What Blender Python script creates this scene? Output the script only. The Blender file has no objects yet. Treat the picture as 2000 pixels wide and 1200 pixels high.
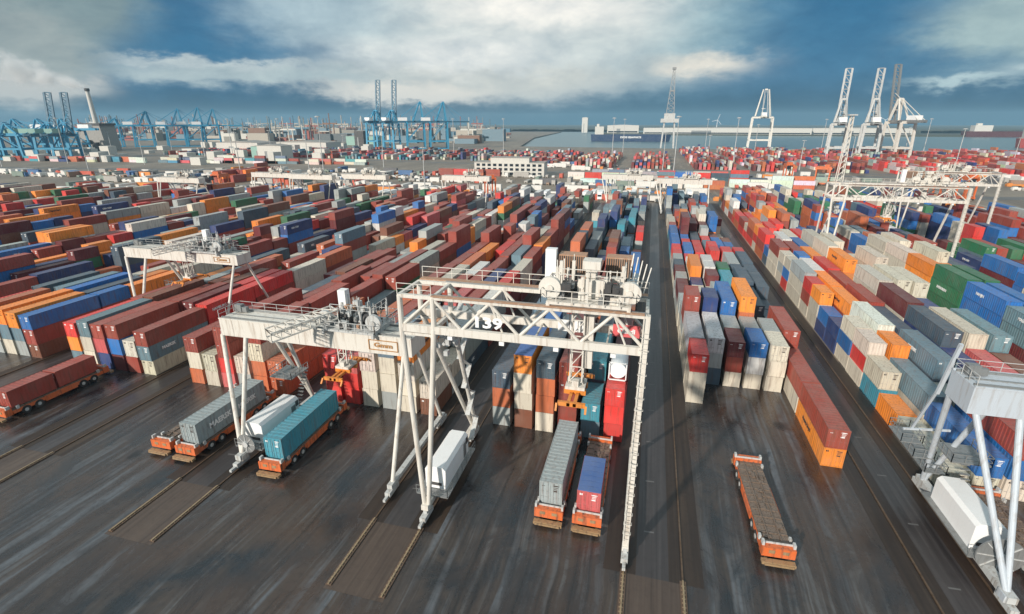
import bpy, math, random
import numpy as np
from mathutils import Vector, Matrix
R = math.radians
SC = bpy.context.scene
COL = SC.collection

# ------------------------------------------------------------------ camera, sky, sun, exposure
CAM_H = 39.8
PITCH = math.atan(.36)
YAW = math.atan(280 * math.cos(PITCH) / 1000.)
cd = bpy.data.cameras.new('camera'); cam = bpy.data.objects.new('camera', cd); COL.objects.link(cam)
cam.location = (0, 0, CAM_H); cam.rotation_euler = (math.pi / 2 - PITCH, 0, YAW)
cd.sensor_width = 36; cd.lens = 18.0; cd.clip_start = .5; cd.clip_end = 60000
SC.camera = cam
SC.view_settings.view_transform = 'Standard'; SC.view_settings.look = 'None'
SC.view_settings.exposure = 0.04; SC.view_settings.gamma = 1.0
try: SC.view_settings.use_curve_mapping = False
except Exception: pass
SC.render.film_transparent = False
SC.cycles.max_bounces = 6; SC.cycles.diffuse_bounces = 3; SC.cycles.glossy_bounces = 3
SC.cycles.volume_bounces = 2; SC.cycles.volume_step_rate = .6; SC.cycles.volume_max_steps = 64
SC.cycles.use_denoising = True
SUN_EL = R(24); SUN_AZ = R(206)          # the sun stands behind the camera, a little to its left
sd = bpy.data.lights.new('sun', 'SUN'); sun = bpy.data.objects.new('sun', sd); COL.objects.link(sun)
sd.energy = 4.5; sd.angle = R(2.0); sd.color = (1.0, .92, .82)
sdir = Vector((math.sin(SUN_AZ) * math.cos(SUN_EL), math.cos(SUN_AZ) * math.cos(SUN_EL), math.sin(SUN_EL)))
sun.rotation_euler = sdir.to_track_quat('Z', 'Y').to_euler(); sun.location = (-60, -120, 90)

class NT:
    """tiny helper that writes shader maths"""
    def __init__(s, nt): s.nt = nt; s.N = nt.nodes; s.L = nt.links
    def n(s, t, **k):
        nd = s.N.new(t)
        for a, b in k.items(): setattr(nd, a, b)
        return nd
    def put(s, sock, v):
        if isinstance(v, bpy.types.NodeSocket): s.L.new(v, sock)
        elif v is not None:
            try: sock.default_value = v
            except Exception: sock.default_value = (v[0], v[1], v[2], 1) if len(v) == 3 else v
    def m(s, op, a, b=None, c=None, clamp=False):
        nd = s.n('ShaderNodeMath', operation=op); nd.use_clamp = clamp
        for i, v in enumerate((a, b, c)):
            if v is not None: s.put(nd.inputs[i], v)
        return nd.outputs[0]
    def mix(s, f, a, b, mode='MIX'):
        nd = s.n('ShaderNodeMix', data_type='RGBA', blend_type=mode); nd.clamp_factor = True
        s.put(nd.inputs[0], f); s.put(nd.inputs[6], a); s.put(nd.inputs[7], b)
        return nd.outputs[2]
    def noise(s, vec, scale=1, detail=4, rough=.55, dist=0):
        nd = s.n('ShaderNodeTexNoise'); nd.inputs['Scale'].default_value = scale
        nd.inputs['Detail'].default_value = detail; nd.inputs['Roughness'].default_value = rough
        nd.inputs['Distortion'].default_value = dist
        if vec is not None: s.L.new(vec, nd.inputs['Vector'])
        return nd.outputs['Fac']
    def mapr(s, v, a, b, c=0., d=1., smooth=False):
        nd = s.n('ShaderNodeMapRange'); nd.clamp = True
        if smooth: nd.interpolation_type = 'SMOOTHSTEP'
        for i, x in enumerate((v, a, b, c, d)): s.put(nd.inputs[i], x)
        return nd.outputs[0]
    def mapping(s, vec, scale=(1, 1, 1), loc=(0, 0, 0)):
        nd = s.n('ShaderNodeMapping'); nd.inputs['Scale'].default_value = scale; nd.inputs['Location'].default_value = loc
        s.L.new(vec, nd.inputs['Vector']); return nd.outputs[0]

def C4(c): return (c[0], c[1], c[2], 1.0)

def build_world():
    w = bpy.data.worlds.new('World'); SC.world = w; w.use_nodes = True
    t = NT(w.node_tree); t.N.clear()
    sky = t.n('ShaderNodeTexSky', sky_type='NISHITA'); sky.sun_disc = False
    sky.sun_elevation = SUN_EL; sky.sun_rotation = SUN_AZ
    sky.air_density = 1.2; sky.dust_density = .3; sky.ozone_density = 2.5
    g = t.n('ShaderNodeTexCoord').outputs['Generated']
    sp = t.n('ShaderNodeSeparateXYZ'); t.L.new(g, sp.inputs[0])
    x, y, z = sp.outputs
    az = t.m('MULTIPLY', t.m('ARCTAN2', x, y), 57.2958)
    el = t.m('MULTIPLY', t.m('ARCSINE', z), 57.2958)
    cv = t.n('ShaderNodeCombineXYZ'); t.put(cv.inputs[0], az); t.put(cv.inputs[1], t.m('MULTIPLY', el, 1.7))
    ang = cv.outputs[0]
    n1 = t.noise(t.mapping(ang, (.08, .11, 1)), 1, 6, .55, .2)       # large billows
    n2 = t.noise(t.mapping(ang, (.32, .42, 1), (7, 3, 0)), 1, 9, .60, .15)
    n4 = t.noise(t.mapping(ang, (.22, .27, 1), (2, 5, 0)), 1, 10, .62, .25)
    n3 = t.noise(t.mapping(ang, (.03, .16, 1), (3, 9, 0)), 1, 5, .55, .3)  # streaky
    waz = t.m('ADD', az, t.m('MULTIPLY', t.m('SUBTRACT', n2, .5), 5))
    wel = t.m('ADD', el, t.m('MULTIPLY', t.m('SUBTRACT', n1, .5), 2.8))
    wel = t.m('ADD', wel, t.m('MULTIPLY', t.m('SUBTRACT', n2, .5), 2.6))
    def blob(a0, e0, sa, se, amp=1., sharp=1., fine=1.):
        da = t.m('DIVIDE', t.m('SUBTRACT', waz, a0), sa); de = t.m('DIVIDE', t.m('SUBTRACT', wel, e0), se)
        r2 = t.m('ADD', t.m('MULTIPLY', da, da), t.m('MULTIPLY', de, de))
        return t.m('MULTIPLY', t.m('EXPONENT', t.m('MULTIPLY', t.m('POWER', r2, sharp), -1.)), amp)
    # clear part of the sky: the Nishita sky plus the deep blue of the storm front
    base = t.mix(.95, sky.outputs[0], C4((.15, 1.28, 2.62)))
    # darker slate band of the storm front
    band = t.mapr(wel, 4.6, 1.0, 0, 1, True)
    col = t.mix(t.m('MULTIPLY', band, .85), base, C4((.06, .52, 1.02)))
    low = t.mapr(el, 1.5, .0, 0, 1, True)
    col = t.mix(t.m('MULTIPLY', low, t.mapr(n3, .35, .65, .15, .55)), col, C4((.22, 1.10, 1.75)))
    def layer(col, mask, c, k=1.): return t.mix(t.m('MULTIPLY', mask, k), col, C4(c))
    deck = t.mapr(wel, 12, 18, 0, 1, True)
    col = layer(col, deck, (4.6, 5.4, 5.6), .9)
    # broad grey-white bank in the middle, thinning to teal on its right
    col = layer(col, blob(-2, 8.8, 10, 5.2, 1.1, 1.5), (2.4, 4.0, 4.6), .95)
    col = layer(col, blob(-16, 8.6, 17.5, 5.6, 1.5, 2.0), (5.3, 5.9, 5.9))
    col = layer(col, blob(-33, 10.2, 8, 3.4, 1.1, 1.5), (3.9, 5.0, 5.5), .8)
    col = layer(col, blob(-19, 4.0, 18, 1.5, 1.25, 1.6), (5.5, 5.7, 5.4), .92)
    col = layer(col, blob(-40, 4.2, 13, .95, 1.2, 1.5), (3.9, 4.7, 4.9), .95)
    col = layer(col, blob(-43, 5.1, 9, .38, .9, 1.2), (5.6, 6.1, 6.0), .85)
    col = layer(col, blob(-25, 2.9, 8, .9, 1.25, 1.8), (6.9, 6.7, 6.1), .95)
    col = layer(col, blob(-12, 10.4, 11, 2.2, 1.2, 1.5), (8.3, 8.1, 7.6), .8)
    col = layer(col, blob(-20, 6.4, 10, 1.7, 1.1, 1.4), (7.3, 7.4, 7.2), .75)
    col = layer(col, blob(3.5, 5.2, 5.0, 1.1, 1.1, 1.3), (7.2, 6.8, 6.0), .9)
    col = layer(col, blob(27, 7.2, 6.0, 3.0, 1.3, 1.5), (3.4, 4.5, 4.6), .95)
    col = layer(col, blob(24, 3.1, 3.6, .42, 1.1, 1.2), (4.4, 5.6, 5.8), .85)
    col = layer(col, blob(28.5, 3.7, 2.2, .5, 1.1, 1.2), (5.0, 6.0, 6.0), .85)
    # grey rain cloud and low smoke to the far left
    col = layer(col, blob(-55, 9.4, 8.0, 4.4, 1.5, 2.2), (2.0, 2.75, 2.95), .96)
    col = layer(col, blob(-57, 5.0, 5.8, 3.2, 1.5, 1.8), (3.0, 3.5, 3.5), .96)
    col = layer(col, blob(-56, 2.7, 5.0, 1.2, 1.4, 1.8), (4.9, 5.0, 4.8), .9)
    # small-scale modelling of the cloud
    col = t.mix(t.m('MULTIPLY', t.mapr(wel, 2.2, 4.5, 0, 1, True), .62), col,
                t.mix(1.0, col, t.mix(t.mapr(n4, .30, .70), C4((.60, .68, .75)), C4((1.24, 1.21, 1.16))), 'MULTIPLY'))
    bg = t.n('ShaderNodeBackground'); bg.inputs['Strength'].default_value = .112
    t.L.new(col, bg.inputs['Color'])
    out = t.n('ShaderNodeOutputWorld'); t.L.new(bg.outputs[0], out.inputs['Surface'])
build_world()

# ------------------------------------------------------------------ materials
def mat(name):
    m = bpy.data.materials.new(name); m.use_nodes = True
    t = NT(m.node_tree); b = t.N.get('Principled BSDF'); return m, t, b

def paint(name, c, rough=.5, dirt=.35, dirt_col=(.12, .07, .045), metal=0., scale=.9, source=None):
    """painted steel: faded patches, rust runs, grime"""
    m, t, b = mat(name)
    tc = t.n('ShaderNodeTexCoord').outputs['Object']
    geo = t.n('ShaderNodeNewGeometry')
    oi = t.n('ShaderNodeObjectInfo')
    sc = t.n('ShaderNodeVectorMath', operation='ADD'); t.L.new(tc, sc.inputs[0])
    rr = t.n('ShaderNodeCombineXYZ'); t.put(rr.inputs[0], t.m('MULTIPLY', oi.outputs['Random'], 91)); t.put(rr.inputs[2], t.m('MULTIPLY', oi.outputs['Random'], 37))
    t.L.new(rr.outputs[0], sc.inputs[1]); v = sc.outputs[0]
    if source == 'object': base = oi.outputs['Color']
    elif source == 'vertex':
        a = t.n('ShaderNodeVertexColor', layer_name='paint'); base = a.outputs[0]
    else: base = C4(c)
    fade = t.noise(v, .35 * scale, 3, .5)
    base = t.mix(t.mapr(fade, .38, .75, 0, .20), base, t.mix(.5, base, C4((.50, .47, .42))))
    runs = t.noise(t.mapping(v, (3.2, 3.2, .35)), scale, 5, .6)
    g = t.m('MULTIPLY', t.mapr(runs, .50, .72), dirt)
    base = t.mix(g, base, C4(dirt_col))
    if source:
        # settled dust and water marks on the flat roofs
        sep = t.n('ShaderNodeSeparateXYZ'); t.L.new(geo.outputs['Normal'], sep.inputs[0])
        up = t.mapr(sep.outputs[2], .6, .95)
        du = t.mapr(t.noise(v, .8, 5, .65), .3, .7, .02, .26)
        base = t.mix(t.m('MULTIPLY', up, du), base, C4((.27, .245, .215)))
    t.put(b.inputs['Base Color'], base)
    t.put(b.inputs['Roughness'], t.mapr(runs, .3, .8, rough - .08, rough + .2))
    b.inputs['Metallic'].default_value = metal
    return m, t, b

CONT, t_, b_ = paint('container_paint', (1, 1, 1), .5, .62, (.13, .065, .04), source='object')
FAR, t_, b_ = paint('stacked_container_paint', (1, 1, 1), .5, .55, (.13, .065, .04), source='vertex')
_tc = t_.n('ShaderNodeTexCoord').outputs['Object']
_w = t_.n('ShaderNodeTexWave', wave_type='BANDS', bands_direction='Y'); _w.inputs['Scale'].default_value = 1.1
t_.L.new(_tc, _w.inputs['Vector'])
_bp = t_.n('ShaderNodeBump'); _bp.inputs['Strength'].default_value = .5; _bp.inputs['Distance'].default_value = .04
t_.L.new(_w.outputs['Fac'], _bp.inputs['Height']); t_.L.new(_bp.outputs[0], b_.inputs['Normal'])
WHITE = paint('crane_white_paint', (.70, .665, .60), .42, .6, (.30, .21, .14))[0]
WHITE2 = paint('crane_grey_white_paint', (.50, .51, .50), .5, .8, (.20, .15, .11))[0]
RUSTW = paint('rusty_walkway_steel', (.40, .22, .13), .6, .5, (.55, .50, .42))[0]
DARK = paint('dark_machinery_steel', (.05, .05, .052), .55, .3, (.16, .10, .06))[0]
GREYM = paint('galvanised_steel', (.27, .28, .28), .45, .4, (.10, .08, .06), .4)[0]
ORANGE = paint('vehicle_orange_paint', (.66, .14, .035), .45, .95, (.10, .06, .04))[0]
SPREAD = paint('spreader_yellow_orange_paint', (.72, .24, .03), .45, .7, (.12, .07, .04))[0]
YELL = paint('bumper_yellow_paint', (.33, .215, .11), .5, .9, (.10, .07, .05))[0]
DECK = paint('worn_steel_deck', (.20, .145, .11), .5, 1.0, (.04, .025, .018), .2, 2.2)[0]
TYRE = paint('black_tyre_rubber', (.018, .018, .019), .75, .3, (.07, .06, .05))[0]
TARP = paint('blue_tarpaulin', (.07, .14, .34), .55, .3, (.16, .17, .20))[0]
BLUECR = paint('harbour_crane_blue_paint', (.03, .28, .46), .5, .25, (.10, .12, .12))[0]
BLUEDK = paint('dark_blue_crane_boom_paint', (.02, .11, .18), .5, .2, (.05, .05, .05))[0]
GREENW = paint('pale_green_cladding', (.25, .42, .36), .6, .3, (.15, .15, .13))[0]
BWHITE = paint('building_white_cladding', (.60, .58, .53), .65, .5, (.30, .26, .21))[0]
BGREY = paint('building_grey_concrete', (.30, .29, .27), .8, .5, (.14, .13, .11))[0]
REDP = paint('ship_red_paint', (.33, .04, .035), .5, .3, (.10, .06, .05))[0]
SHIPR = paint('dark_maroon_hull_paint', (.09, .018, .022), .5, .3, (.05, .04, .04))[0]
NAVY = paint('ship_dark_blue_paint', (.02, .05, .12), .5, .2, (.08, .07, .06))[0]
SIGNW = paint('sign_white_paint', (.86, .86, .85), .45, .05)[0]
SIGNR = paint('sign_red_paint', (.70, .12, .13), .45, .12)[0]
LOGOD = paint('dark_marking_paint', (.05, .035, .03), .5, .1)[0]
BROWNL = paint('brown_marking_paint', (.42, .21, .07), .5, .2)[0]
RAILM = paint('worn_rail_steel', (.42, .31, .19), .38, .6, (.10, .05, .03), .5)[0]
RUNM = paint('dark_used_rail_steel', (.12, .075, .045), .5, .6, (.04, .025, .018), .3)[0]
BEAMM = paint('rusty_rail_beam_concrete', (.11, .066, .042), .7, .7, (.04, .028, .02))[0]
m_, t_, b_ = mat('dark_window_glass'); b_.inputs['Base Color'].default_value = (.02, .03, .04, 1); b_.inputs['Roughness'].default_value = .12
GLASS = m_

def ground_mat(name, dark, mid, light, rlo, rhi, streak=True, coat=0.):
    m, t, b = mat(name)
    v = t.n('ShaderNodeTexCoord').outputs['Object']
    big = t.noise(t.mapping(v, (.035, .018, 1)), 1, 5, .6, .8)
    st = t.noise(t.mapping(v, (.50, .014, 1)), 1, 3, .5, .25)
    st2 = t.noise(t.mapping(v, (2.6, .05, 1), (4, 7, 0)), 1, 4, .6, .1)
    fine = t.noise(t.mapping(v, (1.3, 1.3, 1)), 1, 8, .7)
    c = t.mix(t.mapr(big, .3, .7), C4(dark), C4(mid))
    if streak:
        k = t.m('MULTIPLY', t.mapr(st, .52, .72, 0, 1, True), t.mapr(big, .25, .6, .35, 1))
        c = t.mix(t.m('MULTIPLY', k, .75), c, C4(light))
        c = t.mix(t.mapr(st2, .5, .75, 0, .4), c, C4(light))
        c = t.mix(t.mapr(st2, .46, .28, 0, .6), c, C4(tuple(q * .55 for q in dark)))
    c = t.mix(t.mapr(fine, .5, .8, 0, .45), c, C4(tuple(q * .6 for q in dark)))
    t.put(b.inputs['Base Color'], c)
    rg = t.mapr(t.m('ADD', t.m('MULTIPLY', st, .5), t.m('MULTIPLY', big, .5)), .35, .65, rlo, rhi)
    rg = t.m('ADD', rg, t.m('MULTIPLY', t.m('SUBTRACT', fine, .5), .18))
    t.put(b.inputs['Roughness'], rg)
    b.inputs['Specular IOR Level'].default_value = .5
    if coat:
        b.inputs['Coat Weight'].default_value = coat; b.inputs['Coat Roughness'].default_value = .12
    bm = t.n('ShaderNodeBump'); bm.inputs['Strength'].default_value = .35; bm.inputs['Distance'].default_value = .03
    t.L.new(fine, bm.inputs['Height']); t.L.new(bm.outputs[0], b.inputs['Normal'])
    return m
def asphalt():
    m, t, b = mat('wet_asphalt')
    v0 = t.n('ShaderNodeTexCoord').outputs['Object']
    # let the tracks wander a little instead of running dead straight
    w = t.noise(t.mapping(v0, (.03, .03, 1)), 1, 3, .5)
    off = t.n('ShaderNodeCombineXYZ'); t.put(off.inputs[0], t.m('MULTIPLY', t.m('SUBTRACT', w, .5), 4.))
    ad = t.n('ShaderNodeVectorMath', operation='ADD'); t.L.new(v0, ad.inputs[0]); t.L.new(off.outputs[0], ad.inputs[1]); v = ad.outputs[0]
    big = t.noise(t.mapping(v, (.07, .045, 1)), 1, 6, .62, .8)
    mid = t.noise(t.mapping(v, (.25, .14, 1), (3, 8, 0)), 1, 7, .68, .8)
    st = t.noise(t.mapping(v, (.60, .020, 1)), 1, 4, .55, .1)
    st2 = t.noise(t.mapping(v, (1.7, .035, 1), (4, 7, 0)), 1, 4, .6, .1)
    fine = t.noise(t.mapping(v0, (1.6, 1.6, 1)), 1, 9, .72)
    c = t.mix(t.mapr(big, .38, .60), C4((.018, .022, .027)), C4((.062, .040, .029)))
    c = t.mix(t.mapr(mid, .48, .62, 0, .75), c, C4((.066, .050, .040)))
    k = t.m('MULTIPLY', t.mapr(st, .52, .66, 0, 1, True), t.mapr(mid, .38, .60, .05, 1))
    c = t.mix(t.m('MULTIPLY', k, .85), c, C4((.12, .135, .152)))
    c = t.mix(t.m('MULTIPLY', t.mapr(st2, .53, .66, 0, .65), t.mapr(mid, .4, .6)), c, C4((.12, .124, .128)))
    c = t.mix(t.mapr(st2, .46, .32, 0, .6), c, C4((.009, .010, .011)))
    c = t.mix(t.mapr(fine, .52, .76, 0, .65), c, C4((.011, .010, .010)))
    vo = t.n('ShaderNodeTexVoronoi'); vo.inputs['Scale'].default_value = 1.0; t.L.new(t.mapping(v0, (.13, .09, 1)), vo.inputs['Vector'])
    sp = t.mapr(t.m('ADD', vo.outputs['Distance'], t.m('MULTIPLY', t.m('SUBTRACT', fine, .5), .2)), .07, .13, 1, 0)
    c = t.mix(t.m('MULTIPLY', sp, .85), c, C4((.006, .006, .006)))
    t.put(b.inputs['Base Color'], c)
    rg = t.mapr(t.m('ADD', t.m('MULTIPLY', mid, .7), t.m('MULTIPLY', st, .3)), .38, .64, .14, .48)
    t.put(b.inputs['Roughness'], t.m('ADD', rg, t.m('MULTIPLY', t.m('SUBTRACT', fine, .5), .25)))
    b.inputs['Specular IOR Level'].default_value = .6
    bm = t.n('ShaderNodeBump'); bm.inputs['Strength'].default_value = .5; bm.inputs['Distance'].default_value = .03
    t.L.new(fine, bm.inputs['Height']); t.L.new(bm.outputs[0], b.inputs['Normal'])
    return m
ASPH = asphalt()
YARD = ground_mat('damp_container_yard_paving', (.12, .092, .068), (.26, .215, .165), (.38, .33, .27), .5, .7, True)
BALL = ground_mat('dark_rail_ballast', (.020, .013, .010), (.040, .026, .018), (.085, .058, .038), .40, .6)
LANE = ground_mat('damp_service_lane', (.030, .026, .026), (.062, .054, .054), (.11, .10, .10), .26, .45)
ROADM = ground_mat('grey_yard_road', (.10, .092, .085), (.15, .14, .128), (.22, .205, .185), .45, .6)
SLAB = ground_mat('brown_rusty_slab', (.050, .035, .028), (.10, .072, .056), (.15, .115, .09), .36, .6, True)
SCRUB = ground_mat('far_land_scrub', (.055, .065, .05), (.085, .09, .07), (.11, .11, .09), .8, .9, False)
m_, t_, b_ = mat('harbour_water')
_v = t_.n('ShaderNodeTexCoord').outputs['Object']
b_.inputs['Base Color'].default_value = (.10, .17, .19, 1); b_.inputs['Roughness'].default_value = .32
_b = t_.n('ShaderNodeBump'); _b.inputs['Strength'].default_value = .6; _b.inputs['Distance'].default_value = 1.
t_.L.new(t_.noise(t_.mapping(_v, (.05, .09, 1)), 1, 5, .6), _b.inputs['Height']); t_.L.new(_b.outputs[0], b_.inputs['Normal'])
WATER = m_

# ------------------------------------------------------------------ mesh helpers
class MB:
    def __init__(s): s.v = []; s.f = []
    def box(s, x0, y0, z0, x1, y1, z1):
        i = len(s.v)
        s.v += [(x0, y0, z0), (x1, y0, z0), (x1, y1, z0), (x0, y1, z0), (x0, y0, z1), (x1, y0, z1), (x1, y1, z1), (x0, y1, z1)]
        s.f += [(i, i+3, i+2, i+1), (i+4, i+5, i+6, i+7), (i, i+1, i+5, i+4), (i+1, i+2, i+6, i+5), (i+2, i+3, i+7, i+6), (i+3, i, i+4, i+7)]
        return s
    def cbox(s, c, d): return s.box(c[0]-d[0]/2, c[1]-d[1]/2, c[2]-d[2]/2, c[0]+d[0]/2, c[1]+d[1]/2, c[2]+d[2]/2)
    def tube(s, p, q, r, n=8, r2=None, cap=True):
        p = Vector(p); q = Vector(q); d = (q - p)
        if d.length < 1e-6: return s
        d.normalize(); a = d.cross(Vector((0, 0, 1)) if abs(d.z) < .95 else Vector((1, 0, 0))).normalized(); b = d.cross(a)
        i = len(s.v); r2 = r if r2 is None else r2
        off = math.pi / 4 if n == 4 else 0
        for k in range(n):
            t = 2 * math.pi * k / n + off; o = a * math.cos(t) + b * math.sin(t)
            s.v += [tuple(p + o * r), tuple(q + o * r2)]
        for k in range(n):
            j = (k + 1) % n; s.f.append((i+2*k, i+2*j, i+2*j+1, i+2*k+1))
        if cap:
            s.f.append(tuple(i+2*k for k in range(n))[::-1]); s.f.append(tuple(i+2*k+1 for k in range(n)))
        return s
    def bar(s, p, q, w, n=4): return s.tube(p, q, w * .7071, 4)
    def beam(s, p, q, w, h):
        """rectangular section w (sideways) x h (upwards)"""
        p = Vector(p); q = Vector(q); d = (q - p).normalized()
        a = d.cross(Vector((0, 0, 1))) if abs(d.z) < .98 else Vector((1, 0, 0)); a.normalize(); b = a.cross(d)
        i = len(s.v)
        for e in (p, q):
            for sa, sb in ((-1, -1), (1, -1), (1, 1), (-1, 1)): s.v.append(tuple(e + a * sa * w / 2 + b * sb * h / 2))
        s.f += [(i, i+1, i+2, i+3), (i+4, i+7, i+6, i+5), (i, i+4, i+5, i+1), (i+1, i+5, i+6, i+2), (i+2, i+6, i+7, i+3), (i+3, i+7, i+4, i)]
        return s
    def disc(s, c, axis, r, w, n=20): a = Vector(axis); c = Vector(c); return s.tube(c - a * w / 2, c + a * w / 2, r, n)
    def rail(s, pts, h=1.05, step=2.0, w=.05):
        """a handrail with posts along a line of points"""
        for p, q in zip(pts[:-1], pts[1:]):
            p = Vector(p); q = Vector(q); L = (q - p).length; n = max(1, int(L / step)); up = Vector((0, 0, h))
            s.bar(p + up, q + up, w); s.bar(p + up * .5, q + up * .5, w * .8)
            for k in range(n + 1):
                a = p.lerp(q, k / n); s.bar(a, a + up, w)
        return s
    def extr(s, poly, y0, y1):
        """polygon in XZ drawn out along Y"""
        i = len(s.v); n = len(poly)
        s.v += [(x, y0, z) for x, z in poly] + [(x, y1, z) for x, z in poly]
        s.f.append(tuple(range(i, i+n))); s.f.append(tuple(range(i+n, i+2*n))[::-1])
        for k in range(n):
            j = (k+1) % n; s.f.append((i+k, i+n+k, i+n+j, i+j))
        return s
    def mesh(s, name, m, smooth=False):
        me = bpy.data.meshes.new(name); me.from_pydata(s.v, [], s.f)
        for x in (m if isinstance(m, (list, tuple)) else [m]): me.materials.append(x)
        if smooth: me.polygons.foreach_set('use_smooth', [True] * len(me.polygons))
        me.update(); return me

def link(name, me, parent=None, loc=(0, 0, 0), rz=0.):
    o = bpy.data.objects.new(name, me); COL.objects.link(o)
    o.parent = parent; o.location = loc; o.rotation_euler = (0, 0, rz); return o
def part(name, mb, m, parent, label=None, loc=(0, 0, 0)):
    o = link(name, mb.mesh(name, m), parent, loc)
    if label: o['label'] = label
    return o
def parts(name, mbs, m, parent, label=None):
    return [part(name, b_, m, parent, label) for b_ in mbs]
def thing(name, label, cat, loc=(0, 0, 0), rz=0., group=None, me=None):
    o = link(name, me, None, loc, rz); o['label'] = label; o['category'] = cat
    if group: o['group'] = group
    return o
def structure(name, mb, m, label=None):
    o = link(name, mb.mesh(name, m)); o['kind'] = 'structure'
    if label: o['label'] = label
    return o
def copy_tree(o, parent=None):
    c = o.copy(); COL.objects.link(c); c.parent = parent
    for ch in list(o.children): copy_tree(ch, c)
    return c

_tm = {}
def text_mesh(s, size, depth=.02, sx=1.0):
    k = (s, size, depth, sx)
    if k in _tm: return _tm[k]
    cu = bpy.data.curves.new('lettering', 'FONT'); cu.body = s; cu.size = size; cu.extrude = depth; cu.offset = size * .035
    cu.align_x = 'CENTER'; cu.align_y = 'CENTER'; cu.resolution_u = 2
    ob = bpy.data.objects.new('lettering', cu); COL.objects.link(ob)
    bpy.context.view_layer.update()
    me = bpy.data.meshes.new_from_object(ob.evaluated_get(bpy.context.evaluated_depsgraph_get()))
    me.transform(Matrix.Scale(sx, 4, (1, 0, 0)))
    bpy.data.objects.remove(ob); me.materials.clear(); _tm[k] = me; return me
def lettering(s, size, m, parent, loc, facing='front', sx=1.0):
    """facing: front = read from -Y, left = read from -X, right = read from +X"""
    me = text_mesh(s, size, .015, sx).copy(); me.materials.append(m)
    o = link('lettering', me, parent, loc)
    rz = {'front': 0, 'left': -math.pi / 2, 'right': math.pi / 2}[facing]
    o.rotation_euler = (math.pi / 2, 0, rz); return o

# ------------------------------------------------------------------ ground, lanes, water
def sheet(x0, y0, x1, y1, z): 
    b = MB(); b.v = [(x0, y0, z), (x1, y0, z), (x1, y1, z), (x0, y1, z)]; b.f = [(0, 1, 2, 3)]; return b
g = MB(); g.v = [(-9000, -60, 0), (900, -60, 0), (900, 800, 0), (120, 905, 0), (-230, 930, 0), (-330, 1500, 0), (-420, 2500, 0), (-9000, 2600, 0),
                 (900, 800, -4), (120, 905, -4), (-230, 930, -4), (-330, 1500, -4), (-420, 2500, -4), (-9000, 2600, -4)]
g.f = [(0, 1, 2, 3, 4, 5, 6, 7), (2, 8, 9, 3), (3, 9, 10, 4), (4, 10, 11, 5), (5, 11, 12, 6), (6, 12, 13, 7)]
structure('ground', g, YARD, 'damp grey paving of the terminal yard')
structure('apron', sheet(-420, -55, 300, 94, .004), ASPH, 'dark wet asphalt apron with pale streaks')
wt = MB(); wt.v = [(-9000, 100, -3.2), (9000, 100, -3.2), (9000, 9000, -3.2), (-9000, 9000, -3.2)]; wt.f = [(0, 1, 2, 3)]
structure('water', wt, WATER)

PATCH = ground_mat('patched_asphalt', (.020, .019, .019), (.034, .031, .030), (.06, .06, .06), .3, .5, False)
MARKM = ground_mat('faint_rubber_track', (.022, .022, .023), (.040, .038, .038), (.06, .06, .06), .28, .45, False)
CHALK = ground_mat('worn_pale_marking', (.10, .10, .10), (.17, .165, .16), (.25, .24, .23), .5, .7, False)
pt = MB(); rp = random.Random(77)
for x0_, y0_, w_, d_ in ((-14.5, 31, 2.2, 4), (10.5, 66, 8, 4.5), (-62, 33, 4, 2.4), (-8, 53, 2.4, 4), (12, 47, 2.2, 3)):
    i = len(pt.v); pt.v += [(x0_, y0_, .006), (x0_+w_, y0_+.3, .006), (x0_+w_-.2, y0_+d_, .006), (x0_+.1, y0_+d_-.2, .006)]; pt.f.append((i, i+1, i+2, i+3))
tm = MB()
def arc(cx, cy, r, a0, a1, w, z):
    n = 26
    for k in range(n):
        p0, p1 = R(a0 + (a1-a0)*k/n), R(a0 + (a1-a0)*(k+1)/n); i = len(tm.v)
        for p, rr_ in ((p0, r), (p1, r), (p1, r+w), (p0, r+w)): tm.v.append((cx + rr_*math.cos(p), cy + rr_*math.sin(p), z))
        tm.f.append((i, i+1, i+2, i+3))
for k_, (cx_, cy_, r_, a0_, a1_) in enumerate(((-66, 6, 17, 20, 80), (-60, 2, 24, 30, 75))):
    arc(cx_, cy_, r_, a0_, a1_, .22, .0075); arc(cx_, cy_, r_ + 2.1, a0_ + 3, a1_ - 4, .20, .0075)
ck = MB()
for cx_ in (-22.6, 3.4, 30.3, -48.2):
    for k in range(9):
        y_ = 44 + k * 8.2; i = len(ck.v); ck.v += [(cx_-.9, y_, .0135), (cx_+.1, y_+.05, .0135), (cx_+.1, y_+.25, .0135), (cx_-.9, y_+.2, .0135)]; ck.f.append((i, i+1, i+2, i+3))
structure('lane_marking', ck, CHALK, 'short pale distance marks in the lanes between rails')
STRIPS = [-328.7, -303.2, -277.7, -252.2, -226.7, -201.2, -175.7, -150.2, -124.7, -99.2, -73.6, -48.2, -22.6, 3.4, 30.3, 56.2, 81.8, 107.4, 133.0]
HW = 2.68
def yend(x): return 281 + .24 * x
bl = MB(); ln = MB(); sl = MB()
for cx in STRIPS:
    ye = yend(cx)
    for a, b in ((cx-4.55, cx-1.55), (cx+1.45, cx+4.55)):
        q = sheet(a, 38.3, b, ye, .008); i = len(bl.v); bl.v += q.v; bl.f.append((i, i+1, i+2, i+3))
    q = sheet(cx-1.55, 38.3, cx+1.45, ye, .010); i = len(ln.v); ln.v += q.v; ln.f.append((i, i+1, i+2, i+3))
    q = sheet(cx-3.0, 29.6, cx+3.0, 38.3, .012); i = len(sl.v); sl.v += q.v; sl.f.append((i, i+1, i+2, i+3))
structure('track_bed', bl, BALL, 'dark brown ballast strips under the crane rails')
structure('service_lane', ln, LANE, 'grey damp lanes between the crane rails')
structure('track_end_slab', sl, SLAB, 'brown rusty slabs where the crane rails end')
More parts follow.
